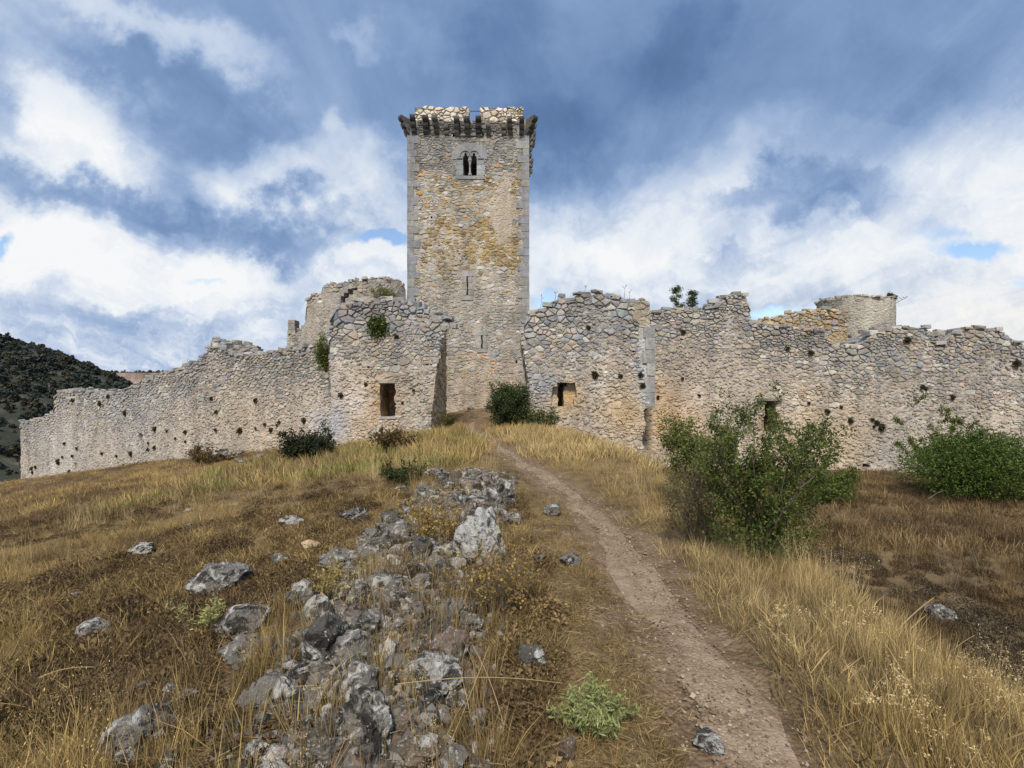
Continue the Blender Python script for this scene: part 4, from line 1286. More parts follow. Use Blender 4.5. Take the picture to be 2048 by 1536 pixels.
# wooded hill across the valley
HY = 300.0
rx = [(px - 1024) / F * HY for px in (-900, -300, 0, 60, 110, 150, 200, 230, 262, 330, 430, 600)]
rz = [CAMZ + (768 - py) / F * HY for py in (470, 575, 674, 692, 706, 727, 747, 759, 775, 800, 850, 930)]
def hill(x, y):
    z = np.interp(x + .25 * (y - HY), rx, rz)
    d = y - HY
    z = z - np.where(d < 0, .36 * -d, .30 * d) - 8 * np.exp(-(d / 40.0) ** 2) * 0
    z = z + (fbm(x * .03, y * .03, 4, 5) - .5) * 14 * np.clip(np.abs(d) / 60, .1, 1) + (fbm(x * .2, y * .2, 3, 8) - .5) * 2.0
    return np.maximum(z, -52)
hx, hy = np.meshgrid(np.linspace(-640, -70, 190), np.linspace(95, 520, 150), indexing='ij')
hz = hill(hx, hy)
tag(link('hill', grid_mesh('hill', hx, hy, hz, M_GROUND, {'worn': 0 * hx, 'far': 1 + 0 * hx})), kind='structure')

# flat-topped plateau on the skyline with its cliff band
def mesa_material():
    m, t, out = new_mat('plateau_rock')
    P = wpos(t)
    x, y, z = t.sep(P)[:3]
    n = t.noise(t.v('MULTIPLY', P, (1, 1, .25)), 0.05, 5, 0.6)
    cl = t.ramp(n, [(0.35, (.15, .105, .09)), (0.55, (.24, .17, .145)), (0.7, (.29, .235, .205))])
    gr = t.ramp(t.noise(P, 0.03, 4, 0.6), [(0.4, (.022, .028, .018)), (0.65, (.05, .055, .035))])
    f = t.m('MULTIPLY', t.m('SUBTRACT', t.m('ADD', z, t.m('MULTIPLY', n, 8.0)), 1.0), 0.4, clamp=True)
    g = t.m('MULTIPLY', t.m('SUBTRACT', 26.0, z), 1.0, clamp=True)
    c = t.mix(t.m('MULTIPLY', f, g), gr, cl)
    principled(t, out, c, 0.95, None, 0.1)
    return m
M_MESA = mesa_material()
mxs = np.linspace(-1900, 1500, 420)
rows = [(-60, 900), (-46, 960), (-20, 1040), (-3, 1085), (12, 1096), (25.5, 1102), (27.5, 1112), (29, 1300), (30, 4000)]
mX, mY, mZ = [], [], []
for (z, y) in rows:
    off = 30 * (fbm(mxs * .012, mxs * 0 + 3.3, 4, 4) - .5) + (14 * (fbm(mxs * .05, mxs * 0 + z * .02, 3, 6) - .5) if -10 < z < 28 else 0)
    mX.append(mxs); mY.append(y + off); mZ.append(z + 1.6 * (fbm(mxs * .02, mxs * 0 + 7, 3, 2) - .5) + 0 * mxs)
tag(link('plateau', grid_mesh('plateau', np.array(mX).T, np.array(mY).T, np.array(mZ).T, M_MESA, smooth=False)), kind='structure')

# ------------------------------------------------------------------ scattered stuff (grass, gravel, far woods)
def leaf_material(name, inst=True, trans=0.25, rough=0.8, var=0.35):
    m, t, out = new_mat(name)
    base = attr(t, 'gcol', 'INSTANCER').outputs['Color'] if inst else attr(t, 'tint').outputs['Color']
    if inst:
        k = attr(t, 'shade').outputs['Fac']      # blade-to-blade variety
        base = t.mix(1.0, base, t.comb(k, k, k), 'MULTIPLY')
    d = t.n('ShaderNodeBsdfDiffuse'); t.put(d.inputs[0], base)
    tr = t.n('ShaderNodeBsdfTranslucent'); t.put(tr.inputs[0], base)
    mx = t.n('ShaderNodeMixShader'); mx.inputs[0].default_value = trans
    t.t.links.new(d.outputs[0], mx.inputs[1]); t.t.links.new(tr.outputs[0], mx.inputs[2])
    t.t.links.new(mx.outputs[0], out.inputs[0])
    return m
M_GRASS = leaf_material('dry_grass_blades')
M_LEAF = leaf_material('leaves', False, 0.3)
M_WOOD_FAR = leaf_material('far_foliage', True, 0.1)

class Tpl:
    def __init__(s): s.v, s.f, s.sh = [], [], []
    def blade(s, base, tip, w, bend=0.3, segs=2, rng=random, sh=1.0):
        base, tip = Vector(base), Vector(tip)
        d = tip - base
        side = d.cross(Vector((rng.gauss(0, 1), rng.gauss(0, 1), .2)))
        if side.length < 1e-6: side = Vector((1, 0, 0))
        side.normalize()
        k = len(s.v)
        out = Vector((d.x, d.y, 0))
        for i in range(segs + 1):
            t_ = i / segs
            p = base + d * t_ + out * (bend * (t_ * t_ - t_)) + Vector((0, 0, bend * d.length * .5 * (t_ - t_ * t_)))
            ww = w * (1 - .75 * t_)
            if i < segs: s.v += [p - side * ww, p + side * ww]; s.sh += [sh * (.75 + .25 * t_)] * 2
            else: s.v.append(p); s.sh.append(sh)
        for i in range(segs):
            a = k + 2 * i
            if i < segs - 1: s.f.append((a, a + 1, a + 3, a + 2))
            else: s.f.append((a, a + 1, a + 2))
    def quad(s, c, sz, rng, aspect=1.8, sh=1.0, nrm=None):
        a = Vector((rng.gauss(0, 1), rng.gauss(0, 1), rng.gauss(0, 1))).normalized()
        b = a.cross(nrm if nrm else Vector((rng.gauss(0, 1), rng.gauss(0, 1), rng.gauss(0, 1)))).normalized()
        k = len(s.v)
        c = Vector(c)
        s.v += [c - a * sz * aspect * .5, c - b * sz * .5, c + a * sz * aspect * .5, c + b * sz * .5]
        s.f.append((k, k + 1, k + 2, k + 3)); s.sh += [sh] * 4

def scatter(name, tpls, pts, var, yaw, tilt, scl, col, mat):
    """one object: templates kept in the mesh, copies set on its loose points by geometry nodes"""
    V, Fc, role, sh = [], [], [], []
    for k, tp in enumerate(tpls):
        b = len(V)
        V += [tuple(p) for p in tp.v]; Fc += [tuple(i + b for i in f) for f in tp.f]
        role += [k] * len(tp.v); sh += tp.sh
    nT = len(V); n = len(pts)
    V += [tuple(p) for p in pts]
    me = bpy.data.meshes.new(name)
    me.from_pydata(V, [], Fc)
    me.materials.append(mat)
    def put(nm, typ, head, arr, prop, w):
        a = me.attributes.new(nm, typ, 'POINT')
        full = np.zeros((nT + n, w), np.float32); full[:nT] = head; full[nT:] = np.asarray(arr, np.float32).reshape(n, w)
        a.data.foreach_set(prop, full.ravel())
    a = me.attributes.new('role', 'INT', 'POINT')
    a.data.foreach_set('value', np.concatenate([np.array(role, np.int32), 100 + np.asarray(var, np.int32)]))
    put('shade', 'FLOAT', np.array(sh, np.float32).reshape(-1, 1), np.ones(n), 'value', 1)
    rot = np.stack([tilt[:, 0], tilt[:, 1], yaw], 1)
    put('rot', 'FLOAT_VECTOR', 0, rot, 'vector', 3)
    put('scl', 'FLOAT_VECTOR', 1, scl if np.ndim(scl) == 2 else np.repeat(np.asarray(scl)[:, None], 3, 1), 'vector', 3)
    put('gcol', 'FLOAT_COLOR', 1, np.concatenate([np.asarray(col), np.ones((n, 1))], 1), 'color', 4)
    o = link(name, me)
    ng = bpy.data.node_groups.new(name + '_scatter', 'GeometryNodeTree')
    ng.interface.new_socket('Geometry', in_out='INPUT', socket_type='NodeSocketGeometry')
    ng.interface.new_socket('Geometry', in_out='OUTPUT', socket_type='NodeSocketGeometry')
    N = ng.nodes; Lk = ng.links
    gi, go = N.new('NodeGroupInput'), N.new('NodeGroupOutput')
    def na(nm, typ):
        q = N.new('GeometryNodeInputNamedAttribute'); q.data_type = typ; q.inputs['Name'].default_value = nm
        return q.outputs['Attribute']
    ro = na('role', 'INT')
    def sel(val):
        c = N.new('FunctionNodeCompare'); c.data_type = 'INT'; c.operation = 'EQUAL'
        Lk.new(ro, c.inputs[2]); c.inputs[3].default_value = val
        sp = N.new('GeometryNodeSeparateGeometry'); sp.domain = 'POINT'
        Lk.new(gi.outputs[0], sp.inputs[0]); Lk.new(c.outputs[0], sp.inputs[1])
        return sp.outputs[0]
    jn = N.new('GeometryNodeJoinGeometry')
    for k in range(len(tpls)):
        ip = N.new('GeometryNodeInstanceOnPoints')
        Lk.new(sel(100 + k), ip.inputs['Points']); Lk.new(sel(k), ip.inputs['Instance'])
        er = N.new('FunctionNodeEulerToRotation')
        Lk.new(na('rot', 'FLOAT_VECTOR'), er.inputs[0]); Lk.new(er.outputs[0], ip.inputs['Rotation'])
        Lk.new(na('scl', 'FLOAT_VECTOR'), ip.inputs['Scale'])
        Lk.new(ip.outputs[0], jn.inputs[0])
    Lk.new(jn.outputs[0], go.inputs[0])
    md = o.modifiers.new('scatter', 'NODES'); md.node_group = ng
    tag(o, kind='stuff')
    return o

# far woods on the hill and along the plateau rim
trng = random.Random(3)
wt = []
for k in range(4):
    tp = Tpl()
    for _ in range(85):
        a, r = trng.random() * 6.283, math.sqrt(trng.random())
        h = trng.random()
        rad = .5 * (1 - (2 * h - .8) ** 2 * .55) if h > .2 else .38
        tp.quad((math.cos(a) * r * rad, math.sin(a) * r * rad, .06 + h * .92), trng.uniform(.16, .34), trng, 1.4, trng.uniform(.75, 1.2))
    wt.append(tp)
nr = np.random.default_rng(4)
N0 = 24000
wx = nr.uniform(-560, -75, N0); wy = nr.uniform(110, 420, N0)
wz = hill(wx, wy)
dens = fbm(wx * .022, wy * .045, 4, 31)
ok = (wz > -50) & (dens + nr.uniform(-.12, .12, N0) > .44)
wx, wy, wz = wx[ok], wy[ok], wz[ok]
mxp = nr.uniform(-1500, 300, 900); myp = 1118 + nr.uniform(0, 60, 900)
X_ = np.concatenate([wx, mxp]); Y_ = np.concatenate([wy, myp]); Z_ = np.concatenate([wz - .4, np.full(900, 27.5)])
n = len(X_)
sz = 1.3 + 3.6 * nr.random(n) ** 2.2 * np.where(Y_ > 1000, 1.3, 1)
cc = np.array([.060, .073, .064]) * nr.uniform(.75, 1.3, (n, 1)) * np.where(nr.random((n, 1)) < .2, np.array([[1.5, 1.15, .9]]), 1)
scatter('far_woods', wt, np.stack([X_, Y_, Z_], 1), nr.integers(0, 4, n), nr.uniform(0, 6.28, n), nr.normal(0, .06, (n, 2)), np.stack([sz * nr.uniform(.8, 1.5, n), sz * nr.uniform(.8, 1.5, n), sz], 1), cc, M_WOOD_FAR)
# dark scrub on the near flank of the valley, seen past the end of the wall
N1 = 700
sx = nr.uniform(-150, -44, N1); sy = nr.uniform(35, 150, N1)
ok = fbm(sx * .08, sy * .08, 3, 9) > .47
sx, sy = sx[ok], sy[ok]; n = len(sx)
ssz = nr.uniform(1.2, 3.2, n)
scatter('valley_scrub', wt, np.stack([sx, sy, ground(sx, sy) - .3], 1), nr.integers(0, 4, n), nr.uniform(0, 6.28, n), nr.normal(0, .08, (n, 2)), np.stack([ssz * 1.4, ssz * 1.4, ssz * .8], 1),
        np.array([.036, .043, .026]) * nr.uniform(.6, 1.4, (n, 1)), M_WOOD_FAR)

# ------------------------------------------------------------------ rocks
def rock_shape(seed, sub=3, cuts=9, rough=.10):
    rg = random.Random(seed)
    bm = bmesh.new()
    bmesh.ops.create_icosphere(bm, subdivisions=sub, radius=1)
    pl = []
    for _ in range(cuts):
        v = Vector((rg.gauss(0, 1), rg.gauss(0, 1), rg.gauss(0, .8))).normalized()
        pl.append((v, rg.uniform(.58, .92)))
    off = Vector((rg.uniform(0, 50), rg.uniform(0, 50), rg.uniform(0, 50)))
    for v in bm.verts:
        d = v.co.normalized()
        r = 1.0
        for n_, o_ in pl:
            q = d.dot(n_)
            if q > .05: r = min(r, o_ / q)
        f = mnoise.fractal(d * 1.6 + off, .9, 2.1, 3) * rough * 1.2 + mnoise.fractal(d * 6.0 + off, .9, 2.1, 4) * rough * .45
        g = mnoise.ridged_multi_fractal(d * 3.2 + off, .8, 2.2, 4, 1.0, 2.0) * rough * .55
        v.co = d * max(.3, r + f - g + .06)
    for i, v in enumerate(bm.verts): v.index = i
    vs = [v.co.copy() for v in bm.verts]; fs = [tuple(v.index for v in f.verts) for f in bm.faces]
    bm.free()
    lo = Vector([min(v[i] for v in vs) for i in range(3)]); hi = Vector([max(v[i] for v in vs) for i in range(3)])
    return [Vector(((v[i] - (lo[i] + hi[i]) / 2) / (hi[i] - lo[i]) for i in range(3))) for v in vs], fs
rkrng = random.Random(77)
RSHAPE = [rock_shape(100 + i, 4, rkrng.randint(8, 14), rkrng.uniform(.10, .19)) for i in range(12)] + [rock_shape(140 + i, 2, rkrng.randint(7, 12), .12) for i in range(9)]
RTONE = {'grey': (.165, .155, .14), 'dark': (.085, .08, .072), 'pale': (.34, .33, .31), 'pink': (.20, .16, .135), 'tan': (.42, .31, .19), 'brown': (.155, .12, .085)}
ROCKMESH = {}
def rock_mesh(k, tone):
    if (k, tone) not in ROCKMESH:
        vs, fs = RSHAPE[k]
        ROCKMESH[(k, tone)] = mesh_from('rock', vs, fs, M_ROCK if tone != 'tan' else M_STONE, [RTONE[tone]] * len(vs), False)
    return ROCKMESH[(k, tone)]
def rock_at(px, base, w, h, tone, label, group=None, k=None, sink=.22, cat='rock', yaw=None, depth=1.15, name='rock'):
    p = ray(px, base)
    W, H_ = w / F * p.y, h / F * p.y
    H_ *= .98 / (1 - sink)
    D = W * depth * rkrng.uniform(.75, 1.1)
    k = rkrng.randrange(12) if k is None else k
    o = link(name, rock_mesh(k, tone), None, (p.x, p.y + D * .35, p.z + H_ * (.5 - sink)), (rkrng.uniform(-.08, .08), rkrng.uniform(-.08, .08), rkrng.choice((0, 3.14)) + rkrng.uniform(-.5, .5) if yaw is None else yaw), (W * 1.06, D, H_))
    tag(o, label, cat, group)
    return o
# one large boulder with its own finer shape
def big_boulder():
    vs, fs = rock_shape(418, 5, 16, .11)
    p = ray(955, 1134)
    W, H_ = 108 / F * p.y, 128 / F * p.y
    out = []
    for v in vs:
        t_ = v.z + .5
        k = 1.02 - .40 * max(0, t_ - .35) ** 1.2
        out.append(Vector((v.x * W * k - .05 * W * t_, v.y * W * .95 * k, v.z * H_)))
    me = mesh_from('boulder', out, fs, M_ROCK, [(.40, .40, .385)] * len(out))
    o = link('boulder', me, None, (p.x, p.y + W * .36, p.z + H_ * .40), (0, 0, .3))
    tag(o, 'big upright pale lichened boulder standing above the rubble beside the footpath', 'boulder')
big_boulder()
OUT = 'rocks of the stony outcrop'
SL = 'loose rocks in the dry grass'
ROCKS = [
    (1008, 1003, 42, 42, 'grey', 'grey rock at the upper end of the outcrop, beside the bend of the footpath', OUT),
    (848, 1034, 54, 32, 'grey', 'wide grey rock at the top of the outcrop, behind the golden shrublet', OUT),
    (898, 1020, 46, 26, 'grey', 'low grey rock between the wide top rock and the boulder', OUT),
    (955, 1024, 42, 26, 'pink', 'low pinkish rock directly behind the big boulder', OUT),
    (947, 995, 30, 16, 'pale', 'small pale flat rock above the big boulder', OUT),
    (1028, 1055, 48, 26, 'grey', 'grey rock between the big boulder and the footpath', OUT),
    (703, 1046, 66, 26, 'dark', 'long dark rock at the grassy upper edge of the outcrop', OUT),
    (785, 1062, 60, 36, 'dark', 'dark jagged rock uphill of the darkest heap', OUT),
    (730, 1088, 42, 30, 'grey', 'grey squarish rock beside a long pale slab', OUT),
    (770, 1110, 62, 36, 'dark', 'dark rock in the middle of the upper outcrop', OUT),
    (832, 1132, 74, 52, 'dark', 'large black lichened rock on the outer side of the big boulder', OUT),
    (668, 1150, 92, 44, 'grey', 'long tilted grey slab on the outer edge of the outcrop', OUT),
    (595, 1222, 66, 52, 'grey', 'grey rock at the grass edge below the tilted slab', OUT),
    (707, 1167, 36, 26, 'grey', 'small grey rock under the tilted slab', OUT),
    (715, 1214, 52, 48, 'grey', 'rounded grey rock in the middle of the outcrop', OUT),
    (765, 1167, 40, 26, 'pink', 'small pinkish rock under the black lichened rock', OUT),
    (843, 1187, 46, 36, 'grey', 'grey cracked rock under the big boulder', OUT),
    (885, 1162, 42, 38, 'dark', 'dark rock leaning towards the foot of the big boulder', OUT),
    (818, 1158, 36, 30, 'pink', 'pinkish wedge of rock in front of the black one', OUT),
    (872, 1218, 42, 32, 'pink', 'pinkish flat rock in the middle of the outcrop', OUT),
    (897, 1258, 72, 52, 'grey', 'broad grey rock beside the yellow budded shrublet', OUT),
    (940, 1268, 46, 36, 'grey', 'grey speckled rock touching the broad one', OUT),
    (636, 1258, 56, 46, 'dark', 'dark rock on the outer edge above the tallest dark rock', OUT),
    (720, 1285, 62, 52, 'grey', 'grey and white rock halfway down the outcrop', OUT),
    (632, 1342, 78, 104, 'dark', 'tallest dark rock at the outer edge of the outcrop', OUT),
    (558, 1317, 62, 32, 'grey', 'low grey rock sticking out into the grass', OUT),
    (690, 1347, 92, 66, 'grey', 'large grey rock with one white corner', OUT),
    (730, 1332, 32, 46, 'grey', 'narrow upright grey rock', OUT),
    (766, 1332, 52, 46, 'pink', 'pinkish rounded rock beside the narrow upright one', OUT),
    (786, 1293, 26, 24, 'tan', 'small tan stone among the grey rocks', OUT),
    (897, 1332, 78, 62, 'pink', 'pinkish grey rock with dark lichen on its side', OUT),
    (798, 1387, 32, 38, 'pink', 'small upright pinkish rock beside the white crusted rock', OUT),
    (864, 1402, 112, 72, 'pale', 'broad rock crusted white with lichen, nearest the dry stalks', OUT),
    (915, 1432, 42, 36, 'grey', 'smooth grey rock at the end of the white crusted one', OUT),
    (620, 1442, 48, 58, 'grey', 'upright grey rock near the camera, at the outer edge', OUT),
    (700, 1422, 94, 78, 'grey', 'big grey rock just above the white topped one', OUT),
    (808, 1438, 42, 34, 'grey', 'grey rock beside the white topped one', OUT),
    (728, 1502, 98, 98, 'grey', 'big white topped rock at the near end of the outcrop', OUT),
    (806, 1474, 44, 44, 'pink', 'rounded pinkish rock touching the white topped one', OUT),
    (607, 1484, 42, 36, 'grey', 'small grey rock below the upright one near the camera', OUT),
    (650, 1494, 74, 62, 'dark', 'dark rock touching the white topped one', OUT),
    (640, 1540, 84, 44, 'grey', 'grey rock cut by the bottom of the picture', OUT),
    (745, 1538, 64, 44, 'dark', 'dark rock under the white topped one', OUT),
    (830, 1550, 96, 48, 'brown', 'brown rock at the bottom end of the outcrop', OUT),
    (955, 1474, 42, 46, 'pink', 'pinkish rock half hidden under the lying dry stalk', OUT),
    (936, 1377, 46, 26, 'pink', 'low pinkish rock beside the long dry stalk', OUT),
    (1067, 1347, 62, 42, 'dark', 'dark rock alone in the grass beside the footpath', SL),
    (1105, 1032, 36, 22, 'grey', 'small grey rock at the edge of the footpath uphill', SL),
    (1080, 1130, 26, 18, 'grey', 'small pale grey rock between the big boulder and the footpath edge', SL),
    (1142, 1137, 44, 26, 'grey', 'low grey rock at the worn edge of the footpath', SL),
    (1134, 1524, 36, 44, 'brown', 'brown stone beside the pale green spurge', SL),
    (1430, 1516, 62, 34, 'pale', 'pale knobbly rock at the near edge of the footpath', SL),
    (575, 1052, 50, 16, 'pale', 'flat pale slab lying in the golden grass', SL),
    (271, 1114, 48, 26, 'pale', 'flat pale slab lying far out on the grassy slope', SL),
    (412, 1197, 118, 56, 'grey', 'wide lichened boulder out in the grass, the largest there', SL),
    (466, 1157, 44, 26, 'grey', 'small grey rock behind the wide lichened boulder', SL),
    (170, 1288, 66, 36, 'pale', 'lone pale pitted rock in the grass far from the outcrop', SL),
    (617, 1106, 34, 24, 'tan', 'tan sandstone block in the grass', SL),
    (600, 1138, 22, 14, 'tan', 'small tan stone below the sandstone block', SL),
    (555, 1132, 36, 22, 'dark', 'dark rock in the grass between the sandstone and the wide boulder', SL),
    (468, 1282, 108, 58, 'grey', 'long grey rock slanting up towards the outcrop', SL),
    (476, 1337, 94, 42, 'grey', 'long low grey rock parallel to the slanting one', SL),
    (273, 1402, 42, 24, 'grey', 'grey rock beside a dark one near the bent stalk', SL),
    (330, 1413, 42, 38, 'dark', 'dark upright rock near the bent stalk', SL),
    (357, 1432, 54, 36, 'brown', 'brownish rock in grass below the dark upright one', SL),
    (250, 1514, 124, 80, 'grey', 'big fissured grey boulder in the near grass', SL),
    (307, 1494, 64, 52, 'brown', 'brown rock touching the big fissured boulder', SL),
    (243, 1536, 34, 28, 'pale', 'small pale stone under the fissured boulder', SL),
    (450, 1480, 44, 28, 'pale', 'pale flat rock in the near golden grass', SL),
    (515, 1477, 38, 42, 'grey', 'small upright grey rock beside the outcrop', SL),
    (505, 1523, 54, 32, 'grey', 'grey rounded rock at the near edge of the grass', SL),
    (325, 1545, 38, 28, 'dark', 'dark stone cut by the bottom edge in the grass', SL),
    (1895, 1250, 58, 34, 'grey', 'grey rock in the brown hollow beyond the grass verge', SL),
    (866, 952, 44, 16, 'grey', 'low grey rock on the crest before the gateway', SL),
    (800, 985, 30, 12, 'grey', 'small low rock in front of the dark cushion shrub', SL),
    (612, 892, 48, 26, 'pale', 'pale boulder against the foot of the long wall behind the dark bush', SL),
]
NAMED = []
for r in ROCKS:
    o_ = rock_at(*r[:6], group=r[6]); NAMED.append((o_.location.copy(), r[5]))
NAMED.append((ray(955, 1134), 'big upright boulder'))
TONEW = {'grey': 'grey', 'dark': 'dark', 'pink': 'pinkish', 'brown': 'brown', 'pale': 'pale', 'tan': 'tan'}
USED = {}
def near_label(loc, tone, size, tail=''):
    """says which small stone: its look and the larger rock it lies against"""
    big = 'small' if size > .11 else 'tiny'
    for d_, (l_, lab_) in sorted(((loc - n_[0]).length, n_) for n_ in [(a, b) for a, b in NAMED])[:30]:
        v = loc - l_
        side = ('uphill of' if v.y > 0 else 'downhill of') if abs(v.y) > abs(v.x) else ('on the path side of' if v.x > 0 else 'on the slope side of')
        w_ = lab_.split()[:7]
        while w_[-1] in ('the', 'a', 'of', 'in', 'at', 'to', 'and', 'with', 'from', 'above', 'below', 'beside', 'between', 'behind', 'under', 'near', 'by', 'on', 'its', 'up', 'out', 'just', 'one', 'against', 'directly', 'towards', 'upper', 'outer', 'middle', 'big', 'wide', 'long', 'black', 'dark', 'near', 'far', 'white', 'right', 'left', 'bottom', 'halfway', 'leaning'): w_.pop()
        short = ' '.join(w_)
        L = f'{big} {TONEW[tone]} stone {side} the {short}'
        if L not in USED:
            USED[L] = 1
            return L
    return L
# rubble between the named rocks, and a heap against the long wall
frng = random.Random(8)
spots_ = [(o_.x, o_.y, .13) for o_, _ in NAMED]
k = tries = 0
while k < 182 and tries < 9000:
    tries += 1
    y = 1.95 + 6.2 * frng.random() ** 1.45
    a_ = float(np.interp(y, [2.1, 3.2, 4.4, 6.2, 9.5], [-1.18, -1.32, -1.55, -1.45, -1.2])); b_ = float(np.interp(y, [2.1, 3.2, 4.4, 6.2, 9.5], [-.24, -.26, -.42, -.05, .05]))
    x = frng.triangular(a_, b_, (a_ + b_) / 2)
    if path_dist(x, y) < .7: continue
    s_ = frng.uniform(.07, .19) * (1 + y / 9)
    if any(math.hypot(x - p_[0], y - p_[1]) < (s_ + p_[2]) * .52 for p_ in spots_): continue
    spots_.append((x, y, s_))
    tn = frng.choice(['grey', 'grey', 'grey', 'dark', 'pink', 'pale', 'dark', 'grey'])
    o = link('rock', rock_mesh(12 + frng.randrange(9), tn), None, (x, y, gz(x, y) + s_ * .14), (frng.uniform(-.4, .4), frng.uniform(-.4, .4), frng.uniform(0, 6.28)),
             (s_ * frng.uniform(.9, 1.5), s_ * frng.uniform(.8, 1.3), s_ * frng.uniform(.6, 1.0)))
    tag(o, near_label(o.location, tn, s_), 'rock', 'rubble of the stony outcrop')
    k += 1
for i in range(12):
    px, py = 455 + frng.gauss(0, 30), 914 + frng.gauss(0, 7) + 4
    p = ray(px, py)
    s_ = frng.uniform(.25, .6)
    o = link('rock', rock_mesh(12 + frng.randrange(9), frng.choice(['grey', 'dark', 'grey', 'pale'])), None, (p.x, p.y, p.z + .12 + .25 * math.exp(-((px - 455) / 22) ** 2)), (frng.uniform(-.3, .3), frng.uniform(-.3, .3), frng.uniform(0, 6.28)), (s_ * 1.4, s_, s_ * .45))
    tag(o, 'fallen stone in the heap against the foot of the long wall', 'rock', 'stone heap by the long wall')
for i in range(6):
    x, y = frng.uniform(-3.4, 1.2), 33.7 + frng.uniform(-.25, .25)
    s_ = frng.uniform(.3, .7)
    o = link('rock', rock_mesh(12 + frng.randrange(9), frng.choice(['grey', 'brown', 'pale'])), None, (x, y, gz(x, y) + .12), (0, 0, frng.uniform(0, 6.28)), (s_ * 1.4, s_, s_ * .7))
    tag(o, 'fallen stone lying along the foot of the keep', 'rock', 'fallen stones under the keep')
# stones scattered over the slope, the slighter ones
for i in range(12):
    y = frng.uniform(3.0, 20); x = frng.uniform(-1.05 * y, -1.2)
    s_ = frng.uniform(.04, .16) * (1 + y / 20)
    tn = frng.choice(['grey', 'pale', 'grey', 'pink', 'dark'])
    o = link('rock', rock_mesh(12 + frng.randrange(9), tn), None, (x, y, gz(x, y) + s_ * .12), (0, 0, frng.uniform(0, 6.28)), (s_ * 1.4, s_, s_ * .6))
    tag(o, near_label(o.location, tn, s_), 'rock', 'small stones in the turf')
for i in range(8):
    y = frng.uniform(3.2, 9.5); x = frng.uniform(-.05, .75)
    if path_dist(x, y) < .33: continue
    s_ = frng.uniform(.03, .08)
    tn = frng.choice(['grey', 'pale', 'pink'])
    o = link('rock', rock_mesh(12 + frng.randrange(9), tn), None, (x, y, gz(x, y) + s_ * .15), (0, 0, frng.uniform(0, 6.28)), (s_ * 1.4, s_, s_ * .6))
    tag(o, near_label(o.location, tn, s_), 'rock', 'small stones beside the footpath')

# ------------------------------------------------------------------ bushes and trees
def leaves_mesh(name, C, size, cols, rng, aspect=1.7, flat=0.0):
    n = len(C)
    A = rng.normal(size=(n, 3)); A[:, 2] *= (1 - flat); A /= np.linalg.norm(A, axis=1)[:, None]
    B = np.cross(A, rng.normal(size=(n, 3)) + np.array([0, 0, flat * 0])); B /= np.linalg.norm(B, axis=1)[:, None]
    s_ = np.asarray(size).reshape(-1, 1) * np.ones((n, 1))
    V = np.stack([C - A * s_ * aspect * .5, C - B * s_ * .5 + A * s_ * .1, C + A * s_ * aspect * .5, C + B * s_ * .5 + A * s_ * .1], 1).reshape(-1, 3)
    me = bpy.data.meshes.new(name)
    me.vertices.add(4 * n); me.vertices.foreach_set('co', V.astype(np.float32).ravel())
    me.loops.add(4 * n); me.loops.foreach_set('vertex_index', np.arange(4 * n, dtype=np.int32))
    me.polygons.add(n); me.polygons.foreach_set('loop_start', np.arange(0, 4 * n, 4, dtype=np.int32))
    me.update(calc_edges=True)
    a = me.color_attributes.new('tint', 'FLOAT_COLOR', 'POINT')
    cc = np.ones((4 * n, 4), np.float32); cc[:, :3] = np.repeat(cols, 4, 0)
    a.data.foreach_set('color', cc.ravel())
    me.materials.append(M_LEAF)
    return me
M_BARK = stone_material('bark', .15, .3, .5, 2.0)
def grow(rng, base, stems, length, spread, up=1.0, r0=.02, twigs=5, twl=.4, droop=0.0, sub=3):
    """stems with side twigs; returns tubes and the points where leaves sit"""
    acc, pts = Acc(), []
    def branch(p, d, L, r, lvl):
        n = 7
        P = [p.copy()]
        for i in range(n):
            d = (d + Vector((rng.gauss(0, .14), rng.gauss(0, .14), rng.gauss(0, .08) + .05 * up - droop * .1))).normalized()
            p = p + d * L / n
            P.append(p.copy())
            if lvl > 0 and i >= 1:
                for _ in range(rng.choice((1, 1, 2)) if twigs > 3 else 1):
                    if rng.random() < twigs / 8:
                        dd = (d + Vector((rng.gauss(0, .75), rng.gauss(0, .75), rng.gauss(.1, .5)))).normalized()
                        branch(p, dd, twl * L * rng.uniform(.5, 1.1) * (.55 if lvl == 1 else 1), r * .55, lvl - 1)
        if lvl <= 1:
            for i in range(1, len(P)):
                pts.append((P[i - 1], P[i], lvl))
        acc.add(*tube(P, r, 4, .25), (.13, .105, .08))
    for _ in range(stems):
        a = rng.random() * 6.283
        t_ = rng.random() ** .6 * spread
        d = Vector((math.cos(a) * t_, math.sin(a) * t_, 1)).normalized()
        branch(Vector(base) + Vector((math.cos(a), math.sin(a), 0)) * rng.uniform(0, .12) * spread, d, length * rng.uniform(.65, 1.1), r0 * rng.uniform(.6, 1.2), sub)
    return acc, pts
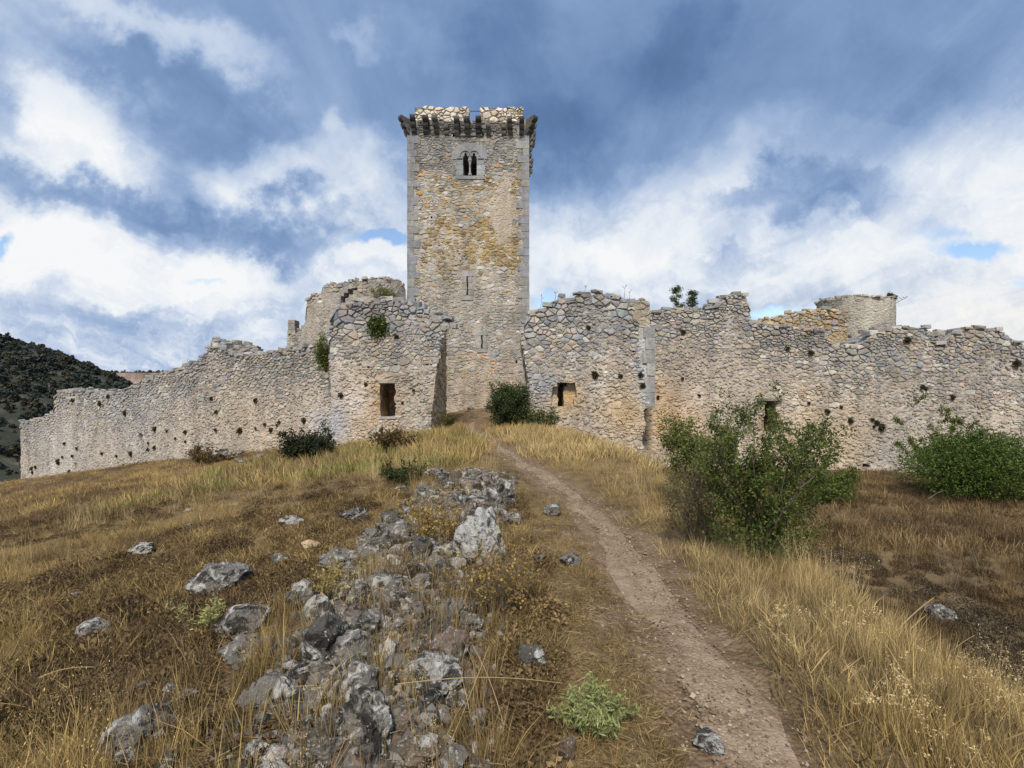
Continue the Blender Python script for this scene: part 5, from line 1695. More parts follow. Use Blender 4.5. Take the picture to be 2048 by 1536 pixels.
def bush(name, label, cat, base, stems, length, spread, per, leaf, cols, seed, r0=.014, twigs=5, twl=.45, jitter=.05, sub=2, squash=1.0, fill=None, group=None, lift=0, asp=1.7):
    rng = random.Random(seed); nrg = np.random.default_rng(seed)
    e = empty(name, base, label, cat, group)
    acc, pts = grow(rng, Vector(base), stems, length, spread, 1.0, r0, twigs, twl, sub=sub)
    acc.build('branches', M_BARK, e)
    a = np.array([p[0] for p in pts]); b = np.array([p[1] for p in pts])
    idx = nrg.integers(0, len(a), per)
    t_ = nrg.random((per, 1))
    C = a[idx] * (1 - t_) + b[idx] * t_ + nrg.normal(0, jitter, (per, 3))
    if fill:       # dense interior leaves: ellipsoid (rx, ry, rz, zc, count)
        rx_, ry_, rz_, zc, cnt = fill
        D = nrg.normal(size=(cnt, 3)); D /= np.linalg.norm(D, axis=1)[:, None]
        rad = nrg.random((cnt, 1)) ** (1 / 2.6)
        lump = 1 + .34 * (np.array([mnoise.noise(Vector(d * 2.3) + Vector((seed, 0, 0))) for d in D])[:, None]) + .22 * (np.array([mnoise.noise(Vector(d * 5.3) + Vector((seed, 3, 0))) for d in D])[:, None])
        E = D * rad * lump * np.array([rx_, ry_, rz_]) + np.array(base) + np.array([0, 0, zc])
        C = np.concatenate([C, E])
    C[:, 2] = np.maximum(C[:, 2], base[2] + .02 + lift)
    n = len(C)
    pal = np.array(cols)
    cl = pal[nrg.integers(0, len(pal), n)] * nrg.uniform(.7, 1.3, (n, 1))
    me = leaves_mesh('foliage', C - np.array(base), nrg.uniform(.6, 1.3, n) * leaf, cl, nrg, asp)
    o = bpy.data.objects.new('foliage', me); COL.objects.link(o); o.parent = e
    return e
DG = [(.075, .115, .030), (.095, .135, .036), (.125, .155, .048), (.055, .085, .026)]
OG = [(.13, .15, .040), (.17, .18, .05), (.095, .12, .034), (.21, .20, .07)]
BR = [(.17, .13, .075), (.22, .175, .10), (.12, .10, .055)]
JU = [(.048, .070, .028), (.065, .088, .032), (.085, .105, .042), (.035, .052, .023)]
p = ray(1565, 1135)
bush('bush', 'airy green thorn bush in the hollow in front of the slit doorway', 'bush', (p.x - .12, p.y + .15, p.z), 20, 1.2, .64, 22000, .0165, DG + OG[:2], 201, .010, 5, .5, .03, fill=(.55, .45, .3, .36, 4200))
p = ray(1440, 1095)
bush('bush', 'half dry bush with bare brown twigs against the green thorn bush', 'bush', (p.x - .1, p.y + .3, p.z), 13, .66, 1.1, 3000, .016, BR + OG[:1], 207, .008, 5, .5, .04)
p = ray(1385, 1010)
bush('bush', 'olive green bush on thin bare stems at the corner of the gatehouse block', 'bush', (p.x, p.y, p.z), 11, 1.0, .5, 7500, .022, OG + DG[:1], 203, .011, 5, .45, .05)
p = ray(1668, 1010)
bush('bush', 'low dark green bush at the wall foot right behind the thorn bush', 'bush', (p.x, p.y + .2, p.z), 14, .85, 1.1, 7000, .026, DG, 211, .010, 5, .45, .06, fill=(.8, .6, .4, .4, 4600))
pb = Vector((15.2, 16.6, gz(15.2, 16.6)))
bush('bush', 'large dense dark green bush at the edge of the picture before the curtain wall', 'bush', tuple(pb), 26, 1.75, 1.05, 26000, .042, DG + [(.12, .20, .045)], 205, .018, 5, .45, .08, fill=(2.5, 1.5, 1.15, 1.05, 26000))
bush('bush', 'slender upright shoots rising over the large dark bush', 'bush', (14.6, 17.6, gz(14.6, 17.6)), 7, 3.3, .5, 3800, .04, OG + DG, 206, .014, 3, .3, .05)
p = ray(1735, 990)
bush('bush', 'small yellowish green bush at the wall foot between two larger bushes', 'bush', (p.x, p.y + 1, p.z), 10, .55, 1.2, 2600, .035, OG, 213, .01, 5, .45, .05)
# juniper in the gateway
jb = (-.08, 20.6, gz(-.08, 20.6))
bush('juniper', 'dense dark juniper shrub in the gateway against the broken block', 'shrub', jb, 34, 1.5, .6, 12000, .04, JU, 221, .018, 5, .42, .06, fill=(.85, .75, .95, .85, 13000))
bush('shrub', 'low green undergrowth shrub at the foot of the gateway juniper', 'shrub', (1.2, 20.2, gz(1.2, 20.2)), 14, .75, 1.3, 2400, .045, OG + JU, 222, .01, 5, .45, .06)
p = ray(603, 924)
bush('bush', 'dark grey green bush crouching at the foot of the long wall', 'bush', (p.x, p.y + .5, p.z), 22, .95, 1.6, 5200, .045, [(.045, .055, .03), (.06, .068, .04), (.03, .038, .022)], 231, .012, 5, .45, .06, fill=(.92, .6, .42, .36, 4200))
p = ray(800, 970)
bush('shrub', 'small dark cushion shrub on the crest above the rocks', 'shrub', (p.x, p.y + .2, p.z), 14, .32, 1.6, 1500, .025, JU, 233, .006, 5, .45, .03, fill=(.33, .28, .16, .1, 900))
p = ray(868, 1105)
bush('shrub', 'golden dry shrublet between the dark rocks and the big boulder', 'shrub', (p.x, p.y + .15, p.z), 34, .46, .8, 2600, .014, [(.34, .22, .06), (.26, .17, .05), (.42, .30, .10)], 235, .004, 5, .4, .02)
p = ray(1000, 1245)
bush('shrub', 'dry shrublet dotted with yellow buds below the big boulder', 'shrub', (p.x, p.y + .15, p.z), 34, .44, .7, 1500, .013, [(.46, .32, .09), (.30, .20, .07), (.24, .17, .07)], 237, .004, 5, .4, .02)
p = ray(1186, 1462)
bush('spurge', 'pale green spurge plant beside the near footpath', 'plant', (p.x, p.y + .04, p.z), 46, .145, 1.0, 3000, .0075, [(.30, .33, .13), (.37, .385, .18), (.23, .27, .10)], 239, .003, 4, .4, .012, asp=4.5)
p = ray(390, 1275)
bush('spurge', 'yellowish green spurge stems in the grass below the wide lichened boulder', 'plant', (p.x, p.y + .04, p.z), 9, .22, .6, 700, .008, [(.34, .35, .14), (.42, .39, .17)], 240, .003, 4, .4, .012, asp=4.0)
p = ray(655, 1215)
bush('shrub', 'yellow dry shrublet at the top of the outer rocks', 'shrub', (p.x, p.y + .1, p.z), 16, .26, .7, 700, .014, [(.40, .32, .12), (.32, .24, .09)], 241, .004, 4, .4, .014)
# dry shrub mounds along the foot of the long wall
for (px, py, w_, l_, lab) in [(790, 905, 1.3, .55, 'reddish brown dry shrub in front of the gatehouse window'), (400, 930, 1.6, .8, 'brown dry shrub beside the stone heap')]:
    p = ray(px, py)
    bush('shrub', lab, 'shrub', (p.x, p.y + .3, p.z), 22, l_, 1.9, 2600, .05, [(.14, .10, .045), (.19, .135, .06), (.10, .08, .04)], int(px), .008, 5, .5, .07)
p = ray(896, 868)
bush('grass_clump', 'green grassy clump at the foot of the brown gate jamb', 'plant', (-2.9, 22.6, gz(-2.9, 22.6)), 34, .8, .7, 2200, .035, [(.10, .105, .03), (.16, .14, .05), (.07, .08, .025)], 243, .008, 3, .4, .03)
# plants on the masonry
q, z = gl.sz(757, 650); c = gl.at(q, z, .06)
def wall_plant(name, label, cat, c, r, n, leaf, cols, seed, group=None, flat=.55, hang=0.0):
    nrg = np.random.default_rng(seed)
    D = nrg.normal(size=(n, 3)); D /= np.linalg.norm(D, axis=1)[:, None]
    lump = 1 + .5 * np.array([mnoise.noise(Vector(d * 2.4) + Vector((seed, 1, 2))) for d in D])[:, None]
    C = D * nrg.random((n, 1)) ** .5 * lump * np.array([r, r * flat, r])
    C[:, 2] -= hang * r * nrg.random(n)
    pal = np.array(cols)
    me = leaves_mesh('foliage', C, leaf * nrg.uniform(.6, 1.3, n), pal[nrg.integers(0, len(pal), n)] * nrg.uniform(.7, 1.3, (n, 1)), nrg)
    o = link(name, me, None, c)
    tag(o, label, cat, group)
    return o
wall_plant('ivy', 'dark ivy patch clinging near the top of the gatehouse block', 'ivy', c, .52, 900, .075, DG, 301, flat=.3, hang=.3)
q, z = rl.sz(645, 662)
bush('shrub', 'green shrub rooted where the curved ruin meets the gatehouse block', 'shrub', (-8.95, 24.6, 2.2), 16, 1.35, .6, 3000, .05, OG + DG, 303, .015, 4, .4, .08, fill=(.45, .4, .6, .6, 1500))
bush('grass_clump', 'yellow green weeds growing on top of the gatehouse block', 'plant', (-6.3, 25.6, gl_top(2.2) - .05), 60, 1.0, .75, 4200, .038, [(.16, .16, .04), (.22, .20, .06), (.10, .115, .03)], 305, .007, 3, .4, .05)
for (x, y, ztop, lab) in [(8.75, 27.2, 6.75, 'juniper tree top with a thin leader, rising over the curtain wall'), (9.65, 27.4, 6.55, 'bushy juniper tree top beside the taller one over the curtain wall'), (10.5, 27.6, 5.7, 'smallest juniper tip just clearing the curtain wall')]:
    b0 = gz(x, y)
    e = empty('juniper_tree', (x, y, b0), lab, 'tree', 'juniper trees behind the curtain wall')
    rg = random.Random(int(x * 10)); nrg = np.random.default_rng(int(x * 10))
    H_ = ztop - b0
    a_ = Acc(); a_.add(*tube([Vector((x + rg.uniform(-.05, .05), y, b0 + H_ * t_)) for t_ in np.linspace(0, 1, 8)], .11, 6, .12), (.14, .11, .085)); P_ = []
    for i in range(90):
        t_ = rg.uniform(.3, 1.0) ** .7
        r_ = (1.04 - t_) * 2.1 + .10
        an = rg.random() * 6.283
        s0_ = Vector((x, y, b0 + H_ * t_)); s1_ = s0_ + Vector((math.cos(an) * r_, math.sin(an) * r_, rg.uniform(.05, .6) * r_)) * rg.uniform(.55, 1.1)
        a_.add(*tube([s0_, s0_.lerp(s1_, .5) + Vector((0, 0, -.04)), s1_], .025, 4, .3), (.14, .11, .085))
        P_.append((s0_, s1_))
    a_.build('trunk', M_BARK, e)
    n = 8000
    idx = nrg.integers(0, len(P_), n); t_ = nrg.random((n, 1)) ** .6
    A_ = np.array([p_[0] for p_ in P_])[idx]; B_ = np.array([p_[1] for p_ in P_])[idx]
    C = A_ * (1 - t_) + B_ * t_ + nrg.normal(0, .075, (n, 3))
    pal = np.array(JU) * 1.25
    o = bpy.data.objects.new('crown', leaves_mesh('crown', C - np.array((x, y, b0)), .042 * nrg.uniform(.6, 1.3, n), pal[nrg.integers(0, 4, n)] * nrg.uniform(.7, 1.4, (n, 1)), nrg)); COL.objects.link(o); o.parent = e
# weed tufts rooted in the walls
TUFTS = {
 'long': (lw, 'small dark weed tuft growing out of the long sloping curtain wall', 'weed tufts on the long wall',
   [(310, 858, 8), (335, 862, 5), (372, 864, 8), (352, 877, 5), (372, 883, 5), (298, 886, 5), (297, 899, 6), (310, 895, 7), (263, 907, 9), (433, 860, 7), (434, 824, 8), (481, 861, 12), (513, 856, 6), (543, 860, 9), (531, 849, 6), (560, 844, 7),
    (609, 840, 10), (555, 850, 5), (513, 801, 10), (424, 797, 8), (251, 826, 9), (202, 807, 11), (219, 793, 9), (147, 800, 9), (118, 923, 10), (155, 897, 6), (138, 945, 5), (65, 937, 8), (72, 934, 6), (126, 914, 5), (205, 907, 6), (248, 930, 5), (234, 912, 5), (146, 912, 6), (130, 887, 6), (140, 942, 6), (66, 945, 5)]),
 'gatel': (gl, 'small dark weed tuft on the gatehouse block with the rectangular window', 'weed tufts on the windowed block', [(682, 790, 9), (732, 768, 7), (827, 781, 5), (794, 674, 9), (805, 805, 5)]),
 'gater': (gr, 'small dark weed tuft on the gatehouse block with the broken hole', 'weed tufts on the broken block', [(1190, 749, 13), (1241, 752, 9), (1281, 750, 11), (1285, 771, 11), (1177, 655, 8)]),
 'right': (rw, 'small dark weed tuft growing out of the broad curtain wall', 'weed tufts on the broad wall',
   [(1366, 664, 9), (1365, 757, 6), (1399, 791, 5), (1617, 806, 6), (1654, 823, 10), (1682, 814, 6), (1701, 842, 10), (1744, 839, 7), (1753, 845, 9), (1763, 855, 13), (1747, 853, 6), (1844, 774, 9), (1904, 794, 10), (1829, 896, 8), (1621, 706, 11), (1813, 680, 13), (1851, 778, 6), (1574, 697, 9), (2032, 727, 14)]),
}
WNAME = {'long': 'long wall', 'gatel': 'windowed block', 'gater': 'broken block', 'right': 'broad wall'}
TOPS = {'long': lw_top, 'gatel': gl_top, 'gater': gr_top, 'right': rw_top}
FEATS = {'long': [(60, 'its far end'), (130, 'the stepped merlon'), (190, 'the second merlon'), (262, 'the cluster of holes'), (330, 'the stepped rise'), (400, 'the brown shrub'), (437, 'the stone cairn'), (500, 'the dip after the cairn'), (575, 'the lone pillar'), (620, 'the dark bush')],
         'gatel': [(690, 'the corner'), (745, 'the ivy'), (775, 'the window'), (830, 'the jamb')],
         'gater': [(1125, 'the broken hole'), (1200, 'the middle'), (1290, 'the corner slab')],
         'right': [(1330, 'the corner'), (1385, 'the juniper tops'), (1470, 'the tall merlon'), (1540, 'the slit doorway'), (1600, 'the ochre wall'), (1640, 'the turret edge'), (1712, 'the turret'), (1760, 'the turret far edge'), (1820, 'the low merlon'), (1900, 'the merlon gap'), (1990, 'the last merlon')]}
prot = {}
for kk, (pl, lab, grp, items) in TUFTS.items():
    for i, (px, py, s_) in enumerate(items):
        q, z = pl.sz(px, py)
        c = pl.at(q, z, .05)
        r = s_ / F * (c.y) * .56
        v = i % 4
        if v not in prot:
            o = prot[v] = wall_plant('weed_tuft', lab, 'plant', c, 1.0, 260, .28, [(.075, .065, .035), (.10, .085, .045), (.055, .055, .028)], 400 + v, grp, flat=.6)
        else:
            o = prot[v].copy(); COL.objects.link(o)
        feats = FEATS[kk]
        f_ = min(feats, key=lambda t_: abs(t_[0] - px))
        tp_, gd_ = TOPS[kk](q), gz(c.x, c.y)
        h_ = (z - gd_) / max(.1, tp_ - gd_)
        hw = 'lowest' if h_ < .25 else 'low' if h_ < .45 else 'midway' if h_ < .65 else 'high' if h_ < .85 else 'topmost'
        sw = 'large' if s_ >= 11 else 'small' if s_ >= 8 else 'tiny'
        side = 'under' if abs(f_[0] - px) < 9 else ('keep side of' if (f_[0] < px) == (px < 940) else 'farther out than')
        L = f'{sw} weed tuft {hw} on the {WNAME[kk]}, {side} {f_[1]}'
        tag(o, L, 'plant', grp); o.location = c; o.scale = (r, r, r)
# dead stalks against the sky
def stalk(name, label, p0, p1, r, seed, heads=3, group=None, col=(.13, .11, .07), bend=.1, head=.03):
    rg = random.Random(seed)
    p0, p1 = Vector(p0), Vector(p1)
    P = [p0.lerp(p1, t_) + Vector((bend * math.sin(t_ * 3.1) * .3, 0, bend * math.sin(t_ * 3.1))) * (p1 - p0).length for t_ in np.linspace(0, 1, 9)]
    a = Acc(); a.add(*tube(P, r, 5, .5), col)
    e = empty(name, p0, label, 'plant', group)
    a.build('stem', M_LEAF, e)
    h = Acc()
    for i in range(heads):
        b = P[rg.choice((6, 7, 8, 8))]
        tip = b + Vector((rg.uniform(-1, 1), rg.uniform(-.5, .5), rg.uniform(.3, 1.2))) * head * 4
        h.add(*tube([b, b.lerp(tip, .7), tip], r * .7, 4, .5), col)
        vs, fs = block(rg, head, head, head)
        h.add([v + tip for v in vs], fs, col)
    h.build('seed_heads', M_LEAF, e)
    return e
for (pl, px, py, hpx, lab) in [(gr, 1171, 586, 14, 'tall dry seeding stalk on top of the block with the broken hole'), (gr, 1082, 612, 20, 'thin dry stalk on the sloping end of the broken block'), (gr, 1111, 598, 16, 'faint forked stalk between two others on the broken block'),
                              (gr, 1252, 592, 20, 'pair of dry stalks near the upper corner of the broken block'), (gr, 1262, 598, 18, 'single dry stalk beside the set-back stub'), (lw, 360, 735, 15, 'dry umbrella stalk on the long wall'), (lw, 382, 728, 12, 'second dry stalk next to the umbrella one on the long wall'), (rl, 571, 664, 14, 'dry stalk at the foot of the lone pillar')]:
    q, z = pl.sz(px, py); b = pl.at(q, z - .1, -.4)
    L = hpx / F * b.y
    stalk('dry_stalk', lab, b, b + Vector((.05, 0, L + .1)), .010, px, 3, 'dry stalks on the wall tops', bend=.04, head=.026)
# weeds on the round turret
for i in range(7):
    th_ = R(300 + i * 13)
    wall_plant('weed_tuft', 'dry weed tuft on the rim of the round turret', 'plant', (CX + CR * .92 * math.cos(th_), CY + CR * .92 * math.sin(th_), 6.72 - .03 * i), .2, 130, .09, [(.12, .11, .05), (.17, .14, .07)], 500 + i, 'weeds on the turret')
stalk('twig', 'bare twig sticking out from the rim of the round turret', (CX + CR * .9, CY - .6, 6.3), (CX + CR + .45, CY - .8, 6.72), .02, 9, 3, None, (.10, .08, .06), .05, .04)
# long fallen and leaning straws near the camera
def straw(label, a, b, ha, hb, bend, r=.0028, col=(.46, .35, .19)):
    pa, pb = ray(*a), ray(*b)
    pa = pa + Vector((0, 0, ha)); pb = pb + Vector((0, 0, hb))
    P = [pa.lerp(pb, t_) + Vector((0, 0, bend * math.sin(t_ * math.pi))) for t_ in np.linspace(0, 1, 14)]
    ac = Acc(); ac.add(*tube(P, r, 5, .6), col)
    o = ac.build('straw', M_LEAF); tag(o, label, 'plant', 'long dry straws')
def stand(label, base, tip, lean, r=.0028, col=(.46, .35, .19), bend=.05):
    p = ray(*base)
    u, v = (tip[0] - 1024) / F, (768 - tip[1]) / F
    y = p.y + lean
    t_ = Vector((u * y, y, CAMZ + v * y))
    P = [p.lerp(t_, k) + Vector((bend * math.sin(k * math.pi) * .5, 0, bend * math.sin(k * math.pi))) * (t_ - p).length for k in np.linspace(0, 1, 12)]
    ac = Acc(); ac.add(*tube(P, r, 5, .5), col)
    o = ac.build('straw', M_LEAF); tag(o, label, 'plant', 'long dry straws')
straw('long straw lying across the near end of the outcrop', (795, 1440), (1125, 1424), .16, .14, .03)
stand('long leaning straw crossing in front of the white crusted rock', (893, 1508), (978, 1292), .35)
stand('leaning straw beside the pinkish rocks', (1015, 1480), (945, 1290), .3)
straw('kinked straw pointing away from the fissured boulder', (78, 1430), (188, 1416), .2, .22, .02)
stand('upper piece of the kinked straw', (160, 1530), (196, 1428), .1)
stand('straw leaning over the fissured boulder', (196, 1436), (216, 1402), .05)
straw('bare grey branch arching in the hollow before the large dark bush', (1855, 1003), (1935, 1000), .05, .05, .28, .012, (.36, .33, .28))
stand('long pale stalk leaning in the brown hollow', (1780, 1275), (1868, 1195), .2, .005)
stand('second pale stalk leaning low in the brown hollow', (1880, 1322), (1950, 1270), .2, .005)

# ------------------------------------------------------------------ grass and gravel
grng = random.Random(12)
def T_tuft(n, h0, h1, rad, lean, w, segs=2, bend=.35):
    t = Tpl()
    for _ in range(n):
        a, r = grng.random() * 6.283, math.sqrt(grng.random()) * rad
        b = (math.cos(a) * r, math.sin(a) * r, -.01)
        h = grng.uniform(h0, h1)
        a2 = a + grng.gauss(0, .9)
        l = abs(grng.gauss(lean, lean * .6)) * h
        t.blade(b, (b[0] + math.cos(a2) * l, b[1] + math.sin(a2) * l, h), w * grng.uniform(.6, 1.3), grng.uniform(-.1, bend), segs, grng, grng.uniform(.45, 1.45))
    return t
def T_stalks(n, h0, h1, rad, w, heads=7, lean=.16, drop=.5):
    t = Tpl()
    for _ in range(n):
        a, r = grng.random() * 6.283, math.sqrt(grng.random()) * rad
        b = Vector((math.cos(a) * r, math.sin(a) * r, -.01))
        h = grng.uniform(h0, h1); a2 = grng.random() * 6.283; l = abs(grng.gauss(0, lean)) * h
        tip = b + Vector((math.cos(a2) * l, math.sin(a2) * l, h))
        s_ = grng.uniform(.8, 1.35)
        t.blade(b, tip, w, .05, 2, grng, s_)
        for k in range(heads):
            q = b.lerp(tip, grng.uniform(.72, 1.0)) + Vector((grng.gauss(0, .012), grng.gauss(0, .012), 0))
            t.quad(q, grng.uniform(.0022, .0045), grng, 3.6, s_ * grng.uniform(.9, 1.35), Vector((0, 0, 1)))
    for _ in range(n):
        a, r = grng.random() * 6.283, math.sqrt(grng.random()) * rad * 1.4
        b = (math.cos(a) * r, math.sin(a) * r, -.01); hh = grng.uniform(.12, .4) * h1
        t.blade(b, (b[0] + grng.gauss(0, .05), b[1] + grng.gauss(0, .05), hh), w * 1.2, .3, 2, grng, grng.uniform(.6, 1.2))
    return t
def T_plume(n, h0, h1, rad):
    t = Tpl()
    for _ in range(n):
        a, r = grng.random() * 6.283, math.sqrt(grng.random()) * rad
        b = Vector((math.cos(a) * r, math.sin(a) * r, -.01))
        h = grng.uniform(h0, h1); a2 = grng.random() * 6.283
        tip = b + Vector((math.cos(a2) * .06, math.sin(a2) * .06, h))
        t.blade(b, tip, .0016, .1, 2, grng, 1.0)
        d = Vector((math.cos(a2), math.sin(a2), 0))
        for k in range(34):
            u = grng.random()
            c = tip + d * u * .07 + Vector((0, 0, .03 - .05 * u * u)) + Vector((grng.gauss(0, .011), grng.gauss(0, .011), grng.gauss(0, .009)))
            t.quad(c, grng.uniform(.0025, .005), grng, 3.0, grng.uniform(1.0, 1.7))
    return t
def T_cushion(n, rad, h):
    t = Tpl()
    for _ in range(n):
        a, r = grng.random() * 6.283, math.sqrt(grng.random())
        z = h * (1 - r * r) * grng.uniform(.3, 1.05)
        t.quad((math.cos(a) * r * rad, math.sin(a) * r * rad, z), grng.uniform(.008, .020), grng, 1.7, grng.uniform(.45, 1.5))
    for _ in range(n // 7):
        a, r = grng.random() * 6.283, math.sqrt(grng.random()) * rad
        b = (math.cos(a) * r * .6, math.sin(a) * r * .6, 0)
        t.blade(b, (math.cos(a) * r * 1.1, math.sin(a) * r * 1.1, h * grng.uniform(.8, 1.5)), .0016, .1, 2, grng, grng.uniform(.6, 1.3))
    return t
def T_litter(n, rad):
    t = Tpl()
    for _ in range(n):
        a, r = grng.random() * 6.283, math.sqrt(grng.random()) * rad
        b = Vector((math.cos(a) * r, math.sin(a) * r, grng.uniform(.004, .02)))
        a2 = grng.random() * 6.283; L = grng.uniform(.03, .11)
        t.blade(b, b + Vector((math.cos(a2) * L, math.sin(a2) * L, grng.uniform(-.004, .025))), .0022, .0, 2, grng, grng.uniform(.6, 1.5))
    return t
G_SHORT = [T_tuft(42, .04, .13, .11, .65, .0024) for _ in range(3)]
G_MED = [T_tuft(46, .10, .32, .09, .33, .0023) for _ in range(3)]
G_TALL = [T_stalks(9, .32, .62, .09, .0017) for _ in range(2)]
G_CUSH = [T_cushion(190, .15, .075) for _ in range(2)]
G_LIT = [T_litter(46, .16) for _ in range(2)]
G_FAR = [T_tuft(30, .10, .30, .30, .45, .0085, 2) for _ in range(3)]
G_FARC = [T_cushion(120, .34, .14)]
G_FARC[0].v = [v for v in G_FARC[0].v]
G_PLUME = [T_plume(8, .16, .34, .09) for _ in range(2)]
ALLT = G_SHORT + G_MED + G_TALL + G_CUSH + G_LIT + G_FAR + G_FARC + G_PLUME
i0 = 0
IDX = {}
for nm, l in (('short', G_SHORT), ('med', G_MED), ('tall', G_TALL), ('cush', G_CUSH), ('lit', G_LIT), ('far', G_FAR), ('farc', G_FARC), ('plume', G_PLUME)):
    IDX[nm] = list(range(i0, i0 + len(l))); i0 += len(l)

GOLD_, STRAW_, BROWN_, DBROWN_, GREEN_, GREYB_ = map(np.array, ((.465, .34, .145), (.58, .455, .235), (.26, .185, .092), (.115, .08, .045), (.25, .24, .085), (.24, .195, .13)))
nr = np.random.default_rng(99)
pts, var, sc, col = [], [], [], []
bands = [(1.3, 3.2, 190), (3.2, 5, 125), (5, 8, 68), (8, 13, 30), (13, 20, 15), (20, 34, 6.5), (34, 60, 2.4)]
wtot = 0
for (y0, y1, dn) in bands:
    xw = 1.22 * y1 + 1.2
    N = int(dn * (y1 - y0) * 2 * xw)
    x = nr.uniform(-xw, xw, N); y = nr.uniform(y0, y1, N)
    okk = np.abs(x) < 1.22 * y + 1.2
    x, y = x[okk], y[okk]; N = len(x)
    pd = path_dist(x, y)
    pxx = np.interp(y, [p[1] for p in PATH], [p[0] for p in PATH])
    leftside = x < pxx
    A = fbm(x * .55, y * .55, 4, 101); B = fbm(x * 1.7, y * 1.7, 3, 131); Cn = fbm(x * .9 + 40, y * .9, 3, 151)
    r = nr.random(N)
    lip = np.interp(y, [0, 12, 18, 24], [2.15, 2.3, 1.7, 1.0])
    typ = np.full(N, -1); cl = np.zeros((N, 3)); s_ = np.ones(N)
    far = y > 11
    def put(mask, kind, colr, smin, smax, jit=.38):
        m_ = mask & (typ == -1)
        k = IDX[kind]
        typ[m_] = np.array(k)[nr.integers(0, len(k), m_.sum())]
        cl[m_] = colr[m_] if np.ndim(colr) == 2 else colr
        cl[m_] *= nr.uniform(1 - jit, 1 + jit, (m_.sum(), 1))
        s_[m_] = nr.uniform(smin, smax, m_.sum())
    edge_n = .10 * (B - .5) * 4
    core = pd < .31 + edge_n * .7
    typ[core] = -2
    # thin worn margin on the uphill side of the path
    margin = leftside & (pd < .95 + edge_n) & (y < 13) & ~core
    put(margin & (r < .26), 'lit', BROWN_ * .6 + STRAW_ * .35, .7, 1.2)
    put(margin & (r < .92) & (pd > .38), 'short', np.where((B > .5)[:, None], GOLD_ * .8, BROWN_), .35, .75)
    typ[margin & (typ == -1)] = -2
    typ[(pd < .50 + edge_n * .6) & (typ == -1) & (r < .55)] = -2
    inside = (y > 26) & (x > -7) & (x < 6)
    put(inside & (r < .5), 'far', BROWN_, .3, .55); typ[inside & (typ == -1)] = -2
    # golden verge right of the path
    verge = ~leftside & (x < lip + .75) & (y < 22)
    gold = GOLD_ * (1 - np.clip(A * 2 - .6, 0, 1))[:, None] + STRAW_ * np.clip(A * 2 - .6, 0, 1)[:, None]
    put(verge & ~far & (x > lip - .9) & (x < lip + .55) & (y < 3.4) & (r < .045), 'plume', STRAW_ * .78, .7, 1.1)
    put(verge & ~far & (pd > .75) & (r < .045 + .10 * (Cn > .56)), 'tall', STRAW_, .55, 1.0)
    put(verge & ~far & (pd > .55) & (r < .20 + .75 * np.clip((B - .38) * 4, 0, 1)), 'med', gold, .35, .85)
    typ[verge & ~far & (typ == -1) & (B < .44) & (r > .62)] = -2
    put(verge & ~far, 'short', gold * .85, .7, 1.3)
    put(verge & far, 'far', gold, .6, 1.2)
    # brown hollow on the right
    holl = ~leftside & (x >= lip + .75)
    put(holl & ~far & (x > 2.9) & (x < 7.5) & (y > 3.5) & (r < .16 + .9 * np.clip((A - .40) * 5, 0, 1)), 'cush', np.array((.135, .108, .070)), .8, 1.5)
    put(holl & ~far & (r < .10), 'tall', GREYB_ * 1.6, .7, 1.1)
    put(holl & ~far & (r < .36), 'cush', DBROWN_ * 1.0, .8, 1.5)
    put(holl & ~far & (r < .95), 'med', np.where((Cn > .54)[:, None], BROWN_ * 1.1, DBROWN_ * 1.2), .6, 1.1)
    put(holl & far & (r < .42), 'farc', DBROWN_ * 1.1, .7, 1.4)
    put(holl & far, 'far', np.where((Cn > .48)[:, None], BROWN_ * 1.15, DBROWN_ * 1.4), .5, 1.1)
    # crest before the gateway and the outcrop
    crest = leftside & (y > 9) & (x > -9 ) & (y < 24)
    put(crest & ~far & (r < .1), 'tall', STRAW_, .8, 1.2)
    put(crest & far & (r < .7), 'far', np.where((B > .56)[:, None], GREEN_ * 1.2, np.where((A > .5)[:, None], GOLD_, BROWN_ * 1.3)), .6, 1.3)
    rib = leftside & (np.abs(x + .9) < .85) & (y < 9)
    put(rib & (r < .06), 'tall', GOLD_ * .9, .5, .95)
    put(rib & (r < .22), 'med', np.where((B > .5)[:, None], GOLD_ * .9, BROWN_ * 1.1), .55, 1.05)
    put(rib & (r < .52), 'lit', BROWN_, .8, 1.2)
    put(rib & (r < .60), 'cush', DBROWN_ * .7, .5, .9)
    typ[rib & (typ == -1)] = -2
    # the slope on the left: patchwork of golden turf and dark dwarf scrub
    dark = (A < .472 + .14 * (B - .5)) & leftside
    mixc = np.where((Cn > .5)[:, None], GOLD_, BROWN_ * 1.25)
    nearrib = leftside & (x > -2.6) & (y < 8)
    put(dark & ~far & (r < .42), 'cush', np.where((B > .5)[:, None], DBROWN_ * 1.15, BROWN_ * .75), .7, 1.35)
    put(dark & ~far & (r < .50), 'lit', BROWN_ * 1.2, .8, 1.2)
    put(dark & ~far & (r < .66), 'short', BROWN_ * 1.1, .6, 1.1)
    put(dark & far & (r < .5), 'farc', DBROWN_ * 1.3, .6, 1.2)
    put(dark & far, 'far', BROWN_ * 1.1, .35, .7)
    put(nearrib & (r < .06), 'tall', GOLD_ * 1.1, .6, 1.0)
    put(leftside & ~far & (r < .022), 'tall', STRAW_ * .95, .55, .95)
    put(leftside & ~far & (r < .24), 'med', mixc, .4, .85)
    put(leftside & ~far & (r < .34), 'lit', STRAW_ * .8, .7, 1.2)
    put(leftside & ~far, 'short', mixc * .95, .65, 1.25)
    put(leftside & far, 'far', mixc * 1.1, .45, 1.0)
    ok2 = typ >= 0
    x, y = x[ok2], y[ok2]
